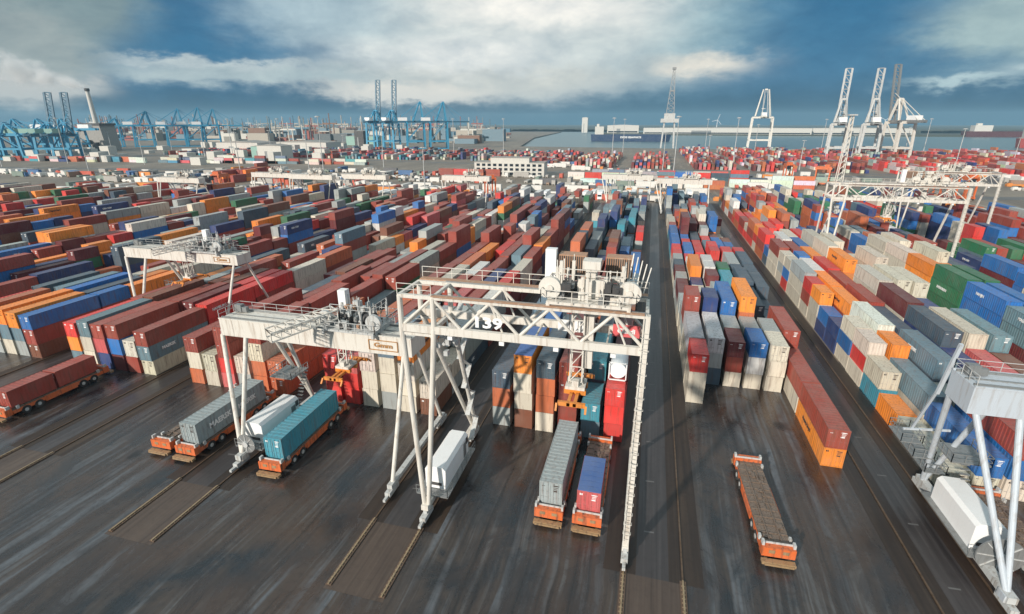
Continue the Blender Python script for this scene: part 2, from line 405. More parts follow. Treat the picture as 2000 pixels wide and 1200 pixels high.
SNAME = {-328.7: 'outermost left lane', -303.2: 'twelfth lane left of the truss crane', -277.7: 'eleventh lane left of the truss crane', -252.2: 'tenth lane left of the truss crane', -226.7: 'ninth lane left of the truss crane', -201.2: 'eighth lane left of the truss crane', -175.7: 'seventh lane left of the truss crane', -150.2: 'sixth lane left of the truss crane',
         -124.7: 'fifth lane left of the truss crane', -99.2: 'lane at the left picture edge', -73.6: 'lane beside the red flatbed load',
         -48.2: 'lane between the grey and teal loads', -22.6: 'lane under the truss crane white cabinet', 3.4: 'lane under the truss crane single leg',
         30.3: 'lane left of the right hand crane', 56.2: 'lane behind the right hand crane', 81.8: 'second lane beyond the right hand crane',
         107.4: 'third lane beyond the right hand crane', 133.0: 'fourth lane beyond the right hand crane'}
for cx in STRIPS:
    ye = yend(cx)
    for sgn in (-1, 1):
        x = cx + sgn * HW
        r = thing('crane_rail', ('left' if sgn < 0 else 'right') + ' worn steel rail of the ' + SNAME[cx], 'crane rail', (x, 30, 0), group='long crane rails between the container blocks')
        part('rail_beam', MB().box(-.28, 0, .014, .28, 8.6, .12), BEAMM, r)
        part('rail_run', MB().box(-.08, 8.61, .012, .08, ye - 30, .12), RUNM, r)
        h = MB().box(-.075, 0, .12, .075, 8.6, .22)
        k = 0.3
        while k < 8.4: h.box(-.17, k, .12, .17, k + .10, .15); k += .45
        part('rail_head', h, RAILM, r)

# ------------------------------------------------------------------ shipping containers
PAL = dict(w=(.66, .60, .49), W=(.74, .73, .70), g=(.38, .41, .40), s=(.060, .10, .14), G=(.14, .23, .28),
           r=(.34, .060, .040), b=(.22, .080, .045), R=(.68, .045, .038), m=(.14, .018, .022), o=(.90, .27, .035),
           O=(.56, .15, .06), B=(.022, .16, .46), n=(.022, .05, .17), c=(.30, .35, .36), e=(.03, .17, .08), t=(.05, .29, .37), p=(.62, .12, .12))
CNAME = dict(c='pale grey', w='cream', W='white', g='light grey', s='slate', G='blue grey', r='rust red', b='brown', R='bright red', m='maroon',
             o='orange', O='rust orange', B='blue', n='navy', e='green', t='teal', p='pinkish red')
CW = 2.44
def container_meshes(L, H):
    """body with pressed side and end panels, frame of posts, rails and castings, two doors, locking bars"""
    hw = CW / 2; b = MB()
    def panel(n, f, lo, hi):       # corrugation; f(t, depth) -> (x, y)
        P = []
        for k in range(n):
            for tt, dd in ((0, 0), (.28, 0), (.40, 1), (.82, 1), (.94, 0)): P.append(f((k + tt) / n, dd * .036))
        P.append(f(1., 0)); i = len(b.v)
        for x, y in P: b.v += [(x, y, lo), (x, y, hi)]
        for k in range(len(P) - 1): b.f.append((i+2*k, i+2*k+2, i+2*k+3, i+2*k+1))
    n = int(L / .56)
    panel(n, lambda t, d: (hw - .02 - d, .1 + t * (L - .2)), .14, H - .1)
    panel(n, lambda t, d: (-hw + .02 + d, L - .1 - t * (L - .2)), .14, H - .1)
    panel(5, lambda t, d: (hw - .1 - t * (CW - .2), L - .03 - d), .14, H - .1)
    panel(5, lambda t, d: (-hw + .1 + t * (CW - .2), .10 + d), .14, H - .1)
    # roof with shallow cross ribs
    i = len(b.v); m = int(L / .62); ys = []
    for k in range(m):
        for tt, dd in ((.05, 0), (.45, 0), (.55, .025), (.95, .025)): ys.append((.08 + (k + tt) / m * (L - .16), H - .012 - dd))
    for y, z in ys: b.v += [(-hw + .05, y, z), (hw - .05, y, z)]
    for k in range(len(ys) - 1): b.f.append((i+2*k, i+2*k+1, i+2*k+3, i+2*k+2))
    b.box(-hw + .05, .05, .10, hw - .05, L - .05, .14)
    fr = MB()
    for x in (-hw, hw - .13):
        for y in (0, L - .13): fr.box(x, y, .0, x + .13, y + .13, H)
        fr.box(x + .01, .131, .0, x + .09, L - .131, .15); fr.box(x + .01, .131, H - .10, x + .09, L - .131, H - .004)
    for y in (.01, L - .11):
        fr.box(-hw + .131, y, .0, hw - .131, y + .09, .15); fr.box(-hw + .131, y, H - .11, hw - .131, y + .10, H - .002)
    for x in (-hw - .008, hw - .17):
        for y in (-.008, L - .17):
            for z in (-.004, H - .12): fr.box(x, y, z, x + .178, y + .178, z + .126)
    d = MB()
    w = hw - .14
    d.box(0.008, .03, .16, w, .07, H - .115)
    for z in (.22, H * .36, H * .62): d.box(.07, .008, z, w - .07, .029, z + (H * .2))
    lb = MB()
    for x in (w * .28, w * .74):
        lb.tube((x, -.012, .12), (x, -.012, H - .08), .022, 6); lb.box(x - .05, -.02, .95, x + .28, .004, 1.0)
        for z in (.2, H - .2): lb.box(x - .05, -.03, z, x + .05, .005, z + .06)
    return [q.mesh(nm, CONT) for q, nm in ((b, 'container_body'), (fr, 'container_frame'), (d, 'container_door'), (lb, 'locking_bar'))]
CM = {}
for L, nm in ((6.06, 2), (12.19, 4)):
    for H in (2.59, 2.90): CM[(nm, H)] = (L, container_meshes(L, H))
CM2 = {}
CG = 'shipping containers of the stacks'
def make_container(kind, H, color, x, y, z, label, detail=1, rz=0., group=CG, tarp=False, jitter=True):
    L, (mb, mf, md, ml) = CM[(kind, H)]
    rr = random.Random(int(x * 31 + y * 17 + z * 7))
    k = rr.uniform(.86, 1.10) if jitter else 1.
    col = tuple(min(1, q * k * rr.uniform(.95, 1.05)) for q in PAL[color]) + (1,)
    o = thing('shipping_container', label, 'container', (x, y, z), rz, group)
    def p(name, me, loc=(0, 0, 0), sx=1, par=None, c=None):
        q = link(name, me, par or o, loc); q.scale = (sx, 1, 1); q.color = c or col; return q
    p('body', mb)
    p('frame', mf, c=tuple(q * .92 for q in col[:3]) + (1,))
    if detail:
        for sx in (1, -1):
            dr = p('door', md, sx=sx)
            if detail > 1: p('locking_bar', ml, par=dr, c=(.42, .40, .37, 1) if color in 'wWg' else tuple(q * .8 + .06 for q in col[:3]) + (1,))
    if detail:
        mk = MB().box(.25, -.006, H*.60, .70, .006, H*.66); w_ = 'wWgoc'
        for k_, (xa, za, ww, hh) in enumerate(((.25, .84, .62, .12), (.30, .77, .5, .07), (.30, .70, .42, .07), (-.95, .80, .30, .22 if rr.random() < .5 else .06))):
            mk.box(xa, -.006, H*za, xa + ww, .006, H*za + hh)
        q = link('marking', mk.mesh('marking', LOGOD if color in w_ else SIGNW), o)
    if tarp:
        b = MB(); n = int(L / .8)
        for k in range(n):
            y0 = .06 + k * (L - .12) / n; y1 = y0 + (L - .12) / n
            b.extr([(-1.19, H - .02), (1.19, H - .02), (1.19, H + .03), (0, H + .10), (-1.19, H + .03)], y0, y1 - .10)
        b.box(-1.18, .04, H - .05, 1.18, L - .04, H + .015)
        q = part('tarpaulin', b, TARP, o)
    return o

# blocks: each column is a list of slots from the front, "<length><colours from the ground up>"
ORD = ['first', 'second', 'third', 'fourth', 'fifth', 'sixth', 'seventh', 'eighth', 'ninth', 'tenth', 'eleventh', 'twelfth', 'thirteenth',
       'fourteenth', 'fifteenth', 'sixteenth', 'seventeenth', 'eighteenth', 'nineteenth', 'twentieth'] + ['%dth' % k for k in range(21, 60)]
BLOCKS = {}
def block(name, x0, start, spec, pal, hmean, where, yfront=None, hmax=4, seed=1, p40=.6):
    BLOCKS[name] = dict(x0=x0, start=start, spec=spec, pal=pal, h=hmean, where=where, hmax=hmax, seed=seed, p40=p40)
P_RUST = 'rrrrr' + 'bbm' + 'ROo' + 'wwW' + 'Wgg' + 'sGn' + 'BBep'
P_MIX = 'rrrrbRoOwwgggssGGBnte'
P_B0 = 'rrbbOwwggGGGsssntBoR'
P_B1 = 'rrRwwggGGssBBnobm'
P_B2 = 'wwWgg' + 'rrrr' + 'ooo' + 'RR' + 'BBns' + 'eO'
P_B3 = 'nneesGwwrrmBBRO'
P_LEFT = 'rrrrr' + 'bmm' + 'ROo' + 'ogns' + 'wwW' + 'gBne'
block('b0', -18.4, 59.4, [
    ['4gOs', '4gGs', '4srG', '2gb', '4bm', '4rr'],
    ['4bwwo^', '4bwB', '4rG', '4bO', '2rr', '4gO'],
    ['4wOOs', '4wbs', '4rbr', '4bO', '4rm', '4gb'],
    ['4rrrr', '4brmm', '2wb', '4bO', '4rm', '4nr'],
    ['2Gt', '4Gst', '4sss', '2sbb', '4sR', '4rp', '4rb'],
    ['2RRR', '2RRm', '4mm', '2gm', '2rm', '4bb', '4sG'],
], P_B0, 2.3, 'centre block')
block('b1', 8.0, 79.3, [
    ['!72.5', '2wwR', '4wwg', '2wgrr', '2wg', '2wg', '4gm', '2gg', '2wm', '2ws', '2gg', '2gR', '2wR', '4tB', '4GB', '2sB', '2tr'],
    ['4sgW', '2wwrn', '2wwn', '2wW', '2ww', '2wn', '4wwo', '2wW', '2gR', '4nB', '2GR', '2sB'],
    ['2wrm', '2wgg', '4wgBB', '2wwg', '2sG', '2wwm', '2gsW', '2gsW', '2gr', '2wR', '4bR', '2wR'],
    ['2wWB', '2wgg', '4wrOo', '2ss', '4gGt', '2gge', '4GG', '2rrR', '2rrR', '4gG', '2RR'],
    ['2www', '2wwg', '2ss', '4sss', '4sss', '2Gss', '4GGg', '2rRR', '2rR', '4sB', '2sB'],
    ['!60.8', '4or', '4wr', '4mrr', '2ss', '2ss', '4sss', '2sss', '4gGs', '2rRR', '4bs', '2sB'],
], P_B1, 2.3, 'block right of centre', p40=.35)
block('b2', 35.1, 59.3, [
    ['4w', '2o', '2tw', '2wRw', '2wBw', '2nn', '2nB', '2wwo', '2wrR', '4wwg', '2RBw', '2wgw', '4wwr', '2sB', '4OrR', '2wRo', '4RrO', '2Rw', '4Rr', '4OR', '2RO'],
    ['4wB', '4wG', '2wwo', '4wwW', '4wro', '4wro', '4wwW', '2wwB', '4wwr', '4rgW', '2rg', '4gwR', '2ww', '2Rr', '4oR', '4RR'],
    ['4wBr', '2rg', '4wsG', '4rrs', '4wrr', '4wrr', '4wrR', '4rwo', '4rsB', '4www', '2wR', '4wrR'],
    ['4brr', '4Bwn', '4mwns', '4rwwm', '4wrww', '2woo', '4rooo', '4rwww', '4rwww', '4wwR', '4ss'],
    ['4rsR', '4orp', '4rrww', '4rwr', '4wrww', '2wwB', '4BBo', '2wro', '4wwww', '4rwg', '4wwB'],
    ['4BBm', '4mOb', '4rrsG', '4rrn', '4wwww', '2roo', '4reww', '2www', '4wBr', '4wG', '4rrn', '4rr'],
], P_B2, 2.6, 'block behind right edge crane', hmax=4)
block('b3', 60.9, 64.3, [
    ['4wwwo', '4brrr', '4mmGG', '4rBBB', '4eeee', '4wwoo', '4gwww', '4wOww', '4wBB', '4rrw', '4BB'],
    ['4oowo', '4bbbo', '4nnGG', '4BBBB', '4eeee', '4rrr', '4ggg', '4wwww', '4OOO', '4BGG', '4rm'],
    ['4bbGG', '4mmww', '4nnB', '4www', '4rrr', '4eeo', '4gwww', '4ggs', '4rR', '4rw'],
    ['4rrww', '4GGGG', '4nnww', '4wwww', '4rrr', '4nee', '4wss', '4Rr', '4rrr'],
    [], []], P_B3, 2.9, 'second block behind right crane', hmax=4)
block('b4', 86.5, 70, [[] for _ in range(6)], P_B3, 2.7, 'third block behind right crane')
block('b5', 112.0, 90, [[] for _ in range(6)], P_LEFT, 2.4, 'fourth block behind right crane')
block('bm1', -44.5, 59.2, [
    ['2RRR', '2RRR', '4gbO', '4rbO', '4rmr', '4wrr', '4rrr'],
    ['2RRp', '2Rmp', '4mrr', '4gnr', '4orw', '4brO', '4bro'],
    ['4www', '4mwg', '2mr', '4mbr', '4mgW', '4ge', '4nnR', '4nbr'],
    ['4gwwG', '4gwg', '4rrp', '4rrr', '4rwr', '4rrr', '4rrr', '4wWW'],
    ['4wwwo', '4gwg', '4wrr', '4wgn', '4gs', '4orG', '4rbrr', '4www'],
    ['2bw', '2gw', '4sgg', '4rgW', '4mmR', '4mww', '4gmr', '4nno', '4srr', '4mrrr'],
], P_RUST, 2.7, 'block under box girder crane', p40=.65)
block('bm2', -69.1, 58.6, [
    ['4Owr', '4grm', '4rR', '4mrm', '4bmr'],
    ['4ww', '4wwg', '4rgs', '4mrb', '4rrr'],
    ['2pRrr', '4rrrr', '4brr', '4grr', '4mrr'],
    ['4gw', '4gb', '4mr', '4wrr', '4bgg', '4mR'],
    ['4OOwr', '4gwrr', '4mrr', '4rrr', '4grr', '4eew'],
    ['4OO', '4rOO', '4gG', '4mer', '4mwg', '4bbr'],
], P_RUST, 2.7, 'block behind grey flatbed load')
block('bm3', -94.8, 59.0, [
    ['4GoR', '4grr', '4mro', '2gw', '4bms'],
    ['4wwG', '4gwb', '4mrg', '4mrO', '2ww'],
    ['4npr', '4bbr', '2rmO', '4wmr', '4ge'],
    ['4mBr', '4grr', '4gwb', '2gW', '4mrr'],
    ['4rw', '4rrm', '4mrR', '2mW', '4gG'],
    ['4wGr', '4gRR', '4wrR', '4bww', '4brO'],
], P_RUST, 2.6, 'block above red flatbed load')
block('bm4', -120.3, 59.0, [
    ['4gwR', '4grs', '2mw'], ['4wgO', '4gg', '4mB'], ['4gwo', '4grG', '2rR'], ['4wGo', '4gmB', '4rgw'], ['4gGo', '4rrs', '2ggo'], ['4brB', '2brB', '4rbo', '4ggw'],
], P_LEFT, 2.5, 'block left of small crane')
for k, nm in enumerate(('first', 'second', 'third', 'fourth', 'fifth', 'sixth', 'seventh', 'eighth')):
    block('bm%d' % (5 + k), -145.8 - 25.5 * k, 59.0, [[] for _ in range(6)], P_LEFT, 2.5, nm + ' block along left edge')

ALL = []   # (x, y, z, kind, H, colour, label data...)
def fill():
    for bn, B in BLOCKS.items():
        rng = random.Random(hash(bn) % 1 + sum(map(ord, bn)) * 7)
        ye = yend(B['x0'] + 9) - 3
        prev = None
        for ci in range(6):
            y = B['start']; spec = list(B['spec'][ci]); x = B['x0'] + CW / 2 + 3.05 * ci
            if spec and spec[0][0] == '!': y = float(spec.pop(0)[1:])
            row = 0; last = rng.choice(B['pal']); lh = B['h']; nspec = len(spec)
            while True:
                tarp = False
                if spec:
                    s = spec.pop(0); kind = int(s[0]); cs = s[1:]
                    if cs.endswith('^'): tarp = True; cs = cs[:-1]
                else:
                    kind = 4 if rng.random() < B['p40'] else 2
                    lh = max(0, min(B['hmax'], lh * .45 + B['h'] * .55 + rng.gauss(0, 1.1)))
                    n = int(round(lh)); cs = ''
                    if rng.random() < .04: n = max(0, n - 2)
                    for k in range(n):
                        if rng.random() > .32: last = rng.choice(B['pal'])
                        cs += last
                L = CM[(kind, 2.59)][0]
                if y + L > ye: break
                z = .02; row += 1
                for k, c in enumerate(cs):
                    H = 2.90 if rng.random() < .45 else 2.59
                    if kind == 2: H = 2.59 if rng.random() < .8 else 2.90
                    ALL.append(dict(x=x + rng.uniform(-.08, .08), y=y + rng.uniform(-.10, .10), z=z, kind=kind, H=H, c=c, L=L, tier=k, top=k == len(cs) - 1,
                                    col=ci, row=row, where=B['where'], b=bn, tarp=tarp and k == len(cs) - 1, n=len(cs)))
                    z += H
                y += L + .32
fill()
fwd = Vector((-math.sin(YAW) * math.cos(PITCH), math.cos(YAW) * math.cos(PITCH), -math.sin(PITCH)))
rgt = Vector((math.cos(YAW), math.sin(YAW), 0)); upv = rgt.cross(fwd)
def px(p):
    d = Vector(p) - Vector((0, 0, CAM_H)); zc = d.dot(fwd)
    if zc < 1: return None
    return (1000 + 1000 * d.dot(rgt) / zc, 600 - 1000 * d.dot(upv) / zc, zc)
# visible size of each container (its end, its side or its roof in the open), to choose the 300 that show largest
tops = {}
for c in ALL: tops.setdefault((c['b'], c['col']), []).append((c['y'], c['y'] + c['L'], c['z'] + c['H']))
def open_height(b, col, y0, y1):
    """lowest stack height beside the stretch y0..y1 of a column"""
    if col < 0 or col > 5: return 0
    hs = [t for a, e, t in tops.get((b, col), ()) if e > y0 + .5 and a < y1 - .5]
    best = {}
    for a, e, t in tops.get((b, col), ()):
        if e > y0 + .5 and a < y1 - .5: best[round(a)] = max(best.get(round(a), 0), t)
    return min(best.values()) if best else 0
for c in ALL:
    q = px((c['x'], c['y'], c['z'] + c['H'])); q2 = px((c['x'], c['y'] + c['L'], c['z'] + c['H']))
    if not q or not q2 or not (-40 < q[0] < 2040 or -40 < q2[0] < 2040) or min(q[1], q2[1]) > 1230: c['s'] = 0; continue
    if not (0 < q[0] < 2000 or 0 < q2[0] < 2000): c['s'] = 0; continue
    s = 0; k = (1000 / q[2]) ** 2
    if c['top']: s += CW * c['L'] * (CAM_H - c['z']) / q[2]
    zt = c['z'] + c['H']
    ins = [t for a, e, t in tops[(c['b'], c['col'])] if abs(e - (c['y'] - .32)) < 1]
    f = max(ins) if ins else 0
    s += CW * max(0, min(c['H'], zt - f)) * .9
    side = c['col'] - 1 if c['x'] > -5 else c['col'] + 1
    o = open_height(c['b'], side, c['y'], c['y'] + c['L'])
    s += c['L'] * max(0, min(c['H'], zt - o)) * abs(c['x']) / q[2]
    c['s'] = s * k
    c['front'] = f < c['z'] + .5
def sgn_words(c):
    L = 'long' if c['kind'] == 4 else 'short'
    t = ('top ' if c['top'] and c['n'] > 1 else '') 
    tier = 'ground tier' if c['tier'] == 0 else ORD[c['tier']] + ' tier'
    return '%s %s container, %s, %s column, %s row, %s' % (CNAME[c['c']], L, tier, ORD[c['col']], ORD[c['row'] - 1], c['where'])
vis = sorted(ALL, key=lambda c: -c['s'])
IND = [c for c in vis[:284] if c['s'] > 0]
ids = set(id(c) for c in IND)
TXT = {'B': ['HANJIN', 'P&O'], 'R': ['K LINE', 'HAMBURG SUD'], 's': ['MSC'], 'G': ['MAERSK'], 'o': ['Hapag-Lloyd'], 'e': ['EVERGREEN'], 'n': ['CMA CGM']}
for c in IND:
    d = math.hypot(c['x'], c['y'])
    lab = sgn_words(c)
    if c['tarp']: lab = 'orange open container roofed with blue tarpaulin, topmost in second column, centre block'
    o = make_container(c['kind'], c['H'], c['c'], c['x'], c['y'], c['z'], lab, detail=(2 if c['front'] and d < 95 else (1 if c['front'] else 0)), tarp=c['tarp'])
    rr = random.Random(int(c['x'] * 13 + c['y'] * 7 + c['z']))
    if c['c'] in TXT and rr.random() < .40 and c['kind'] == 4:
        s = rr.choice(TXT[c['c']]); m = LOGOD if c['c'] in 'ow' else SIGNW
        side = 'right' if c['x'] < -20 else 'left'
        lettering(s, .72, m, o, ((1.235 if side == 'right' else -1.235), c['L'] * (.3 if side == 'right' else .6), c['H'] * .56), side)
tk = thing('tank_container', 'white rounded tank standing on the red stack beside the single crane leg', 'tank container', (-1.95, 61.2, 8.1))
part('tank', MB().tube((0, .25, 1.3), (0, 5.8, 1.3), 1.08, 24), SIGNW, tk)
tf = MB()
for y_ in (0, 5.93):
    for x_ in (-1.15, 1.03): tf.box(x_, y_, 0, x_+.12, y_+.12, 2.55)
    tf.box(-1.15, y_, 0.001, 1.15, y_+.12, .14); tf.box(-1.15, y_, 2.42, 1.15, y_+.12, 2.54)
for x_ in (-1.15, 1.03): tf.box(x_, .121, 0.001, x_+.12, 5.92, .12)
part('frame', tf, SIGNW, tk)
# everything smaller is one mass
b = MB(); cols = []
for c in ALL:
    if id(c) in ids: continue
    rr = random.Random(int(c['x'] * 31 + c['y'] * 17 + c['z'] * 7)); k = rr.uniform(.82, 1.12)
    cc = tuple(min(1, q * k) for q in PAL[c['c']]) + (1,)
    x, y, z, H, L = c['x'], c['y'], c['z'], c['H'], c['L']
    n0 = len(b.f)
    b.box(x - 1.19, y + .03, z + .02, x + 1.19, y + L - .03, z + H - .02)
    if y < 170:
        for xx in (x - 1.22, x + 1.10):
            for yy in (y, y + L - .12): b.box(xx, yy, z, xx + .12, yy + .12, z + H)
            b.box(xx, y + .121, z + H - .10, xx + .12, y + L - .121, z + H - .001); b.box(xx, y + .121, z, xx + .12, y + L - .121, z + .12)
    cols += [cc] * (len(b.f) - n0)
FAR_MB, FAR_COLS = b, cols

# the rows of boxes beyond the crane blocks, on the far side of the terminal
rng = random.Random(5)
def far_row(x0, y0, nx, ny, pitchx, pal, h, kind=4, along='y', p=.9):
    for i in range(nx):
        for j in range(ny):
            if rng.random() > p: continue
            L = 12.19 if kind == 4 else 6.06
            X = x0 + i * pitchx; Y = y0 + j * (L + .5)
            if along == 'x': X = x0 + i * (L + .5); Y = y0 + j * pitchx
            z = .02; same = rng.choice(pal)
            for k in range(max(0, int(round(rng.gauss(h, .6))))):
                cc = tuple(min(1, q * rng.uniform(.8, 1.1)) for q in PAL[same if rng.random() < .6 else rng.choice(pal)]) + (1,)
                if along == 'x': b.box(X, Y, z, X + L, Y + 2.44, z + 2.6)
                else: b.box(X, Y, z, X + 2.44, Y + L, z + 2.6)
                cols.extend([cc] * 6); z += 2.63
P_FR = 'RRrrr' + 'ppbm' + 'Owwg' + 'Wn'
P_FL = 'rrRppbsGGntgWwwO'
for i in range(13):
    far_row(-120 + i * 52 + rng.uniform(-3, 3), 500 + .0 * i + rng.uniform(-4, 4), 10, 14, 3.4 + .2, P_FR, 1.9)
    if i > 2: far_row(-120 + i * 52 + rng.uniform(-3, 3), 705, 10, 9, 3.6, P_FR, 2.2)
for i in range(14):
    far_row(-620 + i * 38 + rng.uniform(-5, 5), 560 + rng.uniform(-6, 6), 8, 12, 4.2, P_FL, 1.6, p=.75)
for i in range(8):
    far_row(-700 + i * 48, 430 + i * 6, 7, 3, 3.0, P_FL + 'WWww', 1.5, p=.5, along='x')
# a line of short rows beside the road behind the office
for x0, y0, n, pal, h in ((-48, 372, 3, 'WWgw', 1.), (-60, 392, 4, 'gRtW', 1.6), (8, 352, 3, 'WOr', 1.5), (50, 366, 4, 'OWoO', 2.), (-8, 405, 7, 'BgwRGs', 1.7),
                          (-165, 395, 4, 'RrO', 2.), (95, 396, 3, 'ggG', 1.4), (-45, 420, 8, 'pRgwG', 1.5)):
    far_row(x0, y0, n, 2, 2.9, pal, h, along='x', p=.95)
for x0, y0, n in ((-298, 305, 3),):
    far_row(x0, y0, 6, 4, 2.8, 'oOrr', 2.8)
me = b.mesh('shipping_containers_far', FAR)
ca = me.color_attributes.new('paint', 'FLOAT_COLOR', 'CORNER')
lt = np.zeros(len(me.polygons), dtype=np.int32); me.polygons.foreach_get('loop_total', lt)
ca.data.foreach_set('color', np.repeat(np.array(cols, dtype=np.float32), lt, axis=0).ravel())
o = link('shipping_containers', me); o['kind'] = 'stuff'
o['label'] = 'mass of smaller shipping containers stacked across the yard'; o['category'] = 'containers'

# ------------------------------------------------------------------ yard cranes
def bogie(parent, x, y, m=WHITE2):
    q = part('wheel_truck', MB().box(x-.32, y-1.1, .45, x+.32, y+1.1, 1.0).box(x-.2, y-.35, 1.0, x+.2, y+.35, 1.5).cbox((x, y-1.5, .55), (.3, .8, .3)), m, parent)
    parts('wheel', [MB().disc((x, y+dy, .5), (1, 0, 0), .36, .22, 16) for dy in (-.7, .7)], DARK, q)
def clutter(b, rr, x0, y0, z0, x1, y1, z1, n, smin=.3, smax=1.2):
    for _ in range(n):
        sx, sy, sz = (rr.uniform(smin, smax) for _ in range(3)); x = rr.uniform(x0, x1); y = rr.uniform(y0, y1); z = rr.uniform(z0, z1)
        if rr.random() < .5: b.cbox((x, y, z), (sx, sy, sz))
        elif rr.random() < .6: b.disc((x, y, z), rr.choice([(1, 0, 0), (0, 1, 0)]), sx * .45, sy * .6, 10)
        else: b.bar((x, y, z), (x + rr.uniform(-1, 1), y + rr.uniform(-1, 1), z + rr.uniform(-1, 1)), .08)
def machinery(parent, cx, cy, z, rr, w=5.5, d=5., tall=True, m1=WHITE, m2=DARK):
    """the trolley: deck, winch drums, motors, cabinets, handrails, hoist mast"""
    tr = part('trolley', MB().box(cx-w/2, cy-d/2, z, cx+w/2, cy+d/2, z+.25).box(cx-w/2, cy-d/2-.02, z-.45, cx-w/2+.3, cy+d/2+.02, z).box(cx+w/2-.3, cy-d/2-.02, z-.45, cx+w/2, cy+d/2+.02, z), m1, parent)
    for sx in (-1, 1):
        dr = MB(); dr.disc((cx+sx*w*.22, cy, z+.95), (1, 0, 0), .55, 1.3, 18)
        for k in (-1, 1): dr.disc((cx+sx*w*.22+k*.68, cy, z+.95), (1, 0, 0), .78, .08, 18)
        part('winch_drum', dr, DARK, tr)
    for sx in (-1, 1):
        sh = MB().disc((cx+sx*w*.47, cy-d*.36, z+1.3), (0, 1, 0), .95, .45, 22).disc((cx+sx*w*.47, cy-d*.36-.32, z+1.3), (0, 1, 0), .3, .2, 12)
        part('cable_wheel', sh, m1, tr)
    for nm_, mm, cnt, s0_, s1_ in (('motor_housing', m1, 13, .35, 1.1), ('gearbox', m2, 12, .3, .8), ('switch_box', GREYM, 12, .25, .8), ('brake_unit', RUSTW, 5, .3, .6), ('stanchion', m1, 12, .12, .3)):
        for _ in range(cnt):
            q = Vector((rr.uniform(cx-w*.43, cx+w*.43), rr.uniform(cy-d*.42, cy+d*.42), z)); sx_, sy_, sz_ = (rr.uniform(s0_, s1_) for _ in range(3)); zo = rr.choice((.25, .25, 1.2))
            if nm_ == 'stanchion': sz_ = rr.uniform(1.4, 2.8); zo = .25
            bb = MB().cbox((q.x, q.y, z+zo+sz_/2), (sx_, sy_, sz_))
            bb.disc((q.x, q.y-sy_/2, z+zo+sz_*.55), (0, 1, 0), min(sx_, sz_)*.3, .2, 10) if rr.random() < .5 else bb.bar((q.x, q.y, z+zo+sz_*.9), (q.x, q.y, z+zo+sz_+.6), .07)
            part(nm_, bb, mm, tr)
    rl = MB(); h = w / 2 + .4; e = d / 2 + .3
    rl.rail([(cx-h, cy-e, z+.25), (cx+h, cy-e, z+.25), (cx+h, cy+e, z+.25), (cx-h, cy+e, z+.25), (cx-h, cy-e, z+.25)], 1.1, 1.2, .06)
    rl.rail([(cx-h*.7, cy-e*.5, z+1.9), (cx+h*.7, cy-e*.5, z+1.9), (cx+h*.7, cy+e*.8, z+1.9)], 1.0, 1.2, .06)
    for xx in (-h*.7, h*.7):
        for yy in (-e*.5, e*.8): rl.bar((cx+xx, cy+yy, z+.2), (cx+xx, cy+yy, z+2.9), .1)
    part('handrail', rl, m1, tr)
    return tr
def spreader(parent, cx, cy, z, m=SPREAD, L=6.1, top=22., ropes=True, frame=WHITE):
    b = MB().box(cx-.42, cy-L/2, z, cx-.14, cy+L/2, z+.32).box(cx+.14, cy-L/2, z, cx+.42, cy+L/2, z+.32)
    for y in (cy-L/2, cy+L/2-.3): b.box(cx-1.22, y, z-.03, cx+1.22, y+.3, z+.36)
    b.box(cx-1.0, cy-.9, z+.05, cx+1.0, cy-.5, z+.5).box(cx-1.0, cy+.5, z+.05, cx+1.0, cy+.9, z+.5)
    for x in (cx-1.3, cx+1.3):
        for y in (cy-L/2, cy+L/2): b.beam((x, y, z+.2), (x, y + (-.45 if y < cy else .45), z-.35), .18, .14)
    s = part('spreader', b, m, parent)
    hb = MB().box(cx-.9, cy-1.0, z+.55, cx+.9, cy+1.0, z+.85)
    for x in (-.6, .6): hb.disc((cx+x, cy, z+1.1), (1, 0, 0), .36, .25, 14)
    hb.box(cx-.3, cy-.9, z+.85, cx+.3, cy-.3, z+1.4)
    part('headblock', hb, frame, s)
    if ropes:
        rp = MB()
        for x in (-.75, .75):
            for y in (-.7, .7): rp.tube((cx+x, cy+y, z+1.1), (cx+x, cy+y, top), .035, 5)
        part('hoist_rope', rp, DARK, s)
        lt = MB(); n = max(2, int((top - z - 1.2) / 1.4)); w = .55
        for k in range(n):
            z0 = z + 1.2 + k * (top - z - 1.2) / n; z1 = z + 1.2 + (k + 1) * (top - z - 1.2) / n
            for sx, sy in ((-1, -1), (1, -1), (1, 1), (-1, 1)):
                lt.bar((cx+sx*w, cy+sy*w, z0), (cx+sx*w, cy+sy*w, z1), .11)
            lt.bar((cx-w, cy-w, z0), (cx+w, cy-w, z1), .07); lt.bar((cx+w, cy-w, z0), (cx+w, cy+w, z1), .07); lt.bar((cx-w, cy+w, z0), (cx-w, cy-w, z1), .07)
            lt.bar((cx-w, cy-w, z0), (cx+w, cy-w, z0), .08)
        part('hoist_mast', lt, frame, s)
    return s
def house(parent, x0, y0, z0, x1, y1, z1, m=SIGNW):
    e = .35
    b = MB().extr([(x0, z0), (x1, z0), (x1, z1-e), (x1-e, z1), (x0+e, z1), (x0, z1-e)], y0, y1)
    h = part('electrical_cabinet', b, m, parent)
    part('door', MB().box(x1+.001, y1-1.6, z0+.15, x1+.05, y1-.8, z0+2.0), GREYM, h)
    part('vent', MB().box(x1+.001, y1-.7, z1-1.2, x1+.06, y1-.15, z1-.45).box(x0+.5, y0-.06, z0+.4, x1-.5, y0-.001, z0+.75), DARK, h)
    rl = MB().rail([(x0-.6, y0-1.2, z0), (x1+.6, y0-1.2, z0), (x1+.6, y1+.8, z0)], 1.0, 1.4, .05)
    rl.box(x0-.6, y0-1.2, z0-.14, x1+.65, y1+.8, z0-.004)
    part('platform', rl, GREYM, h)
    return h

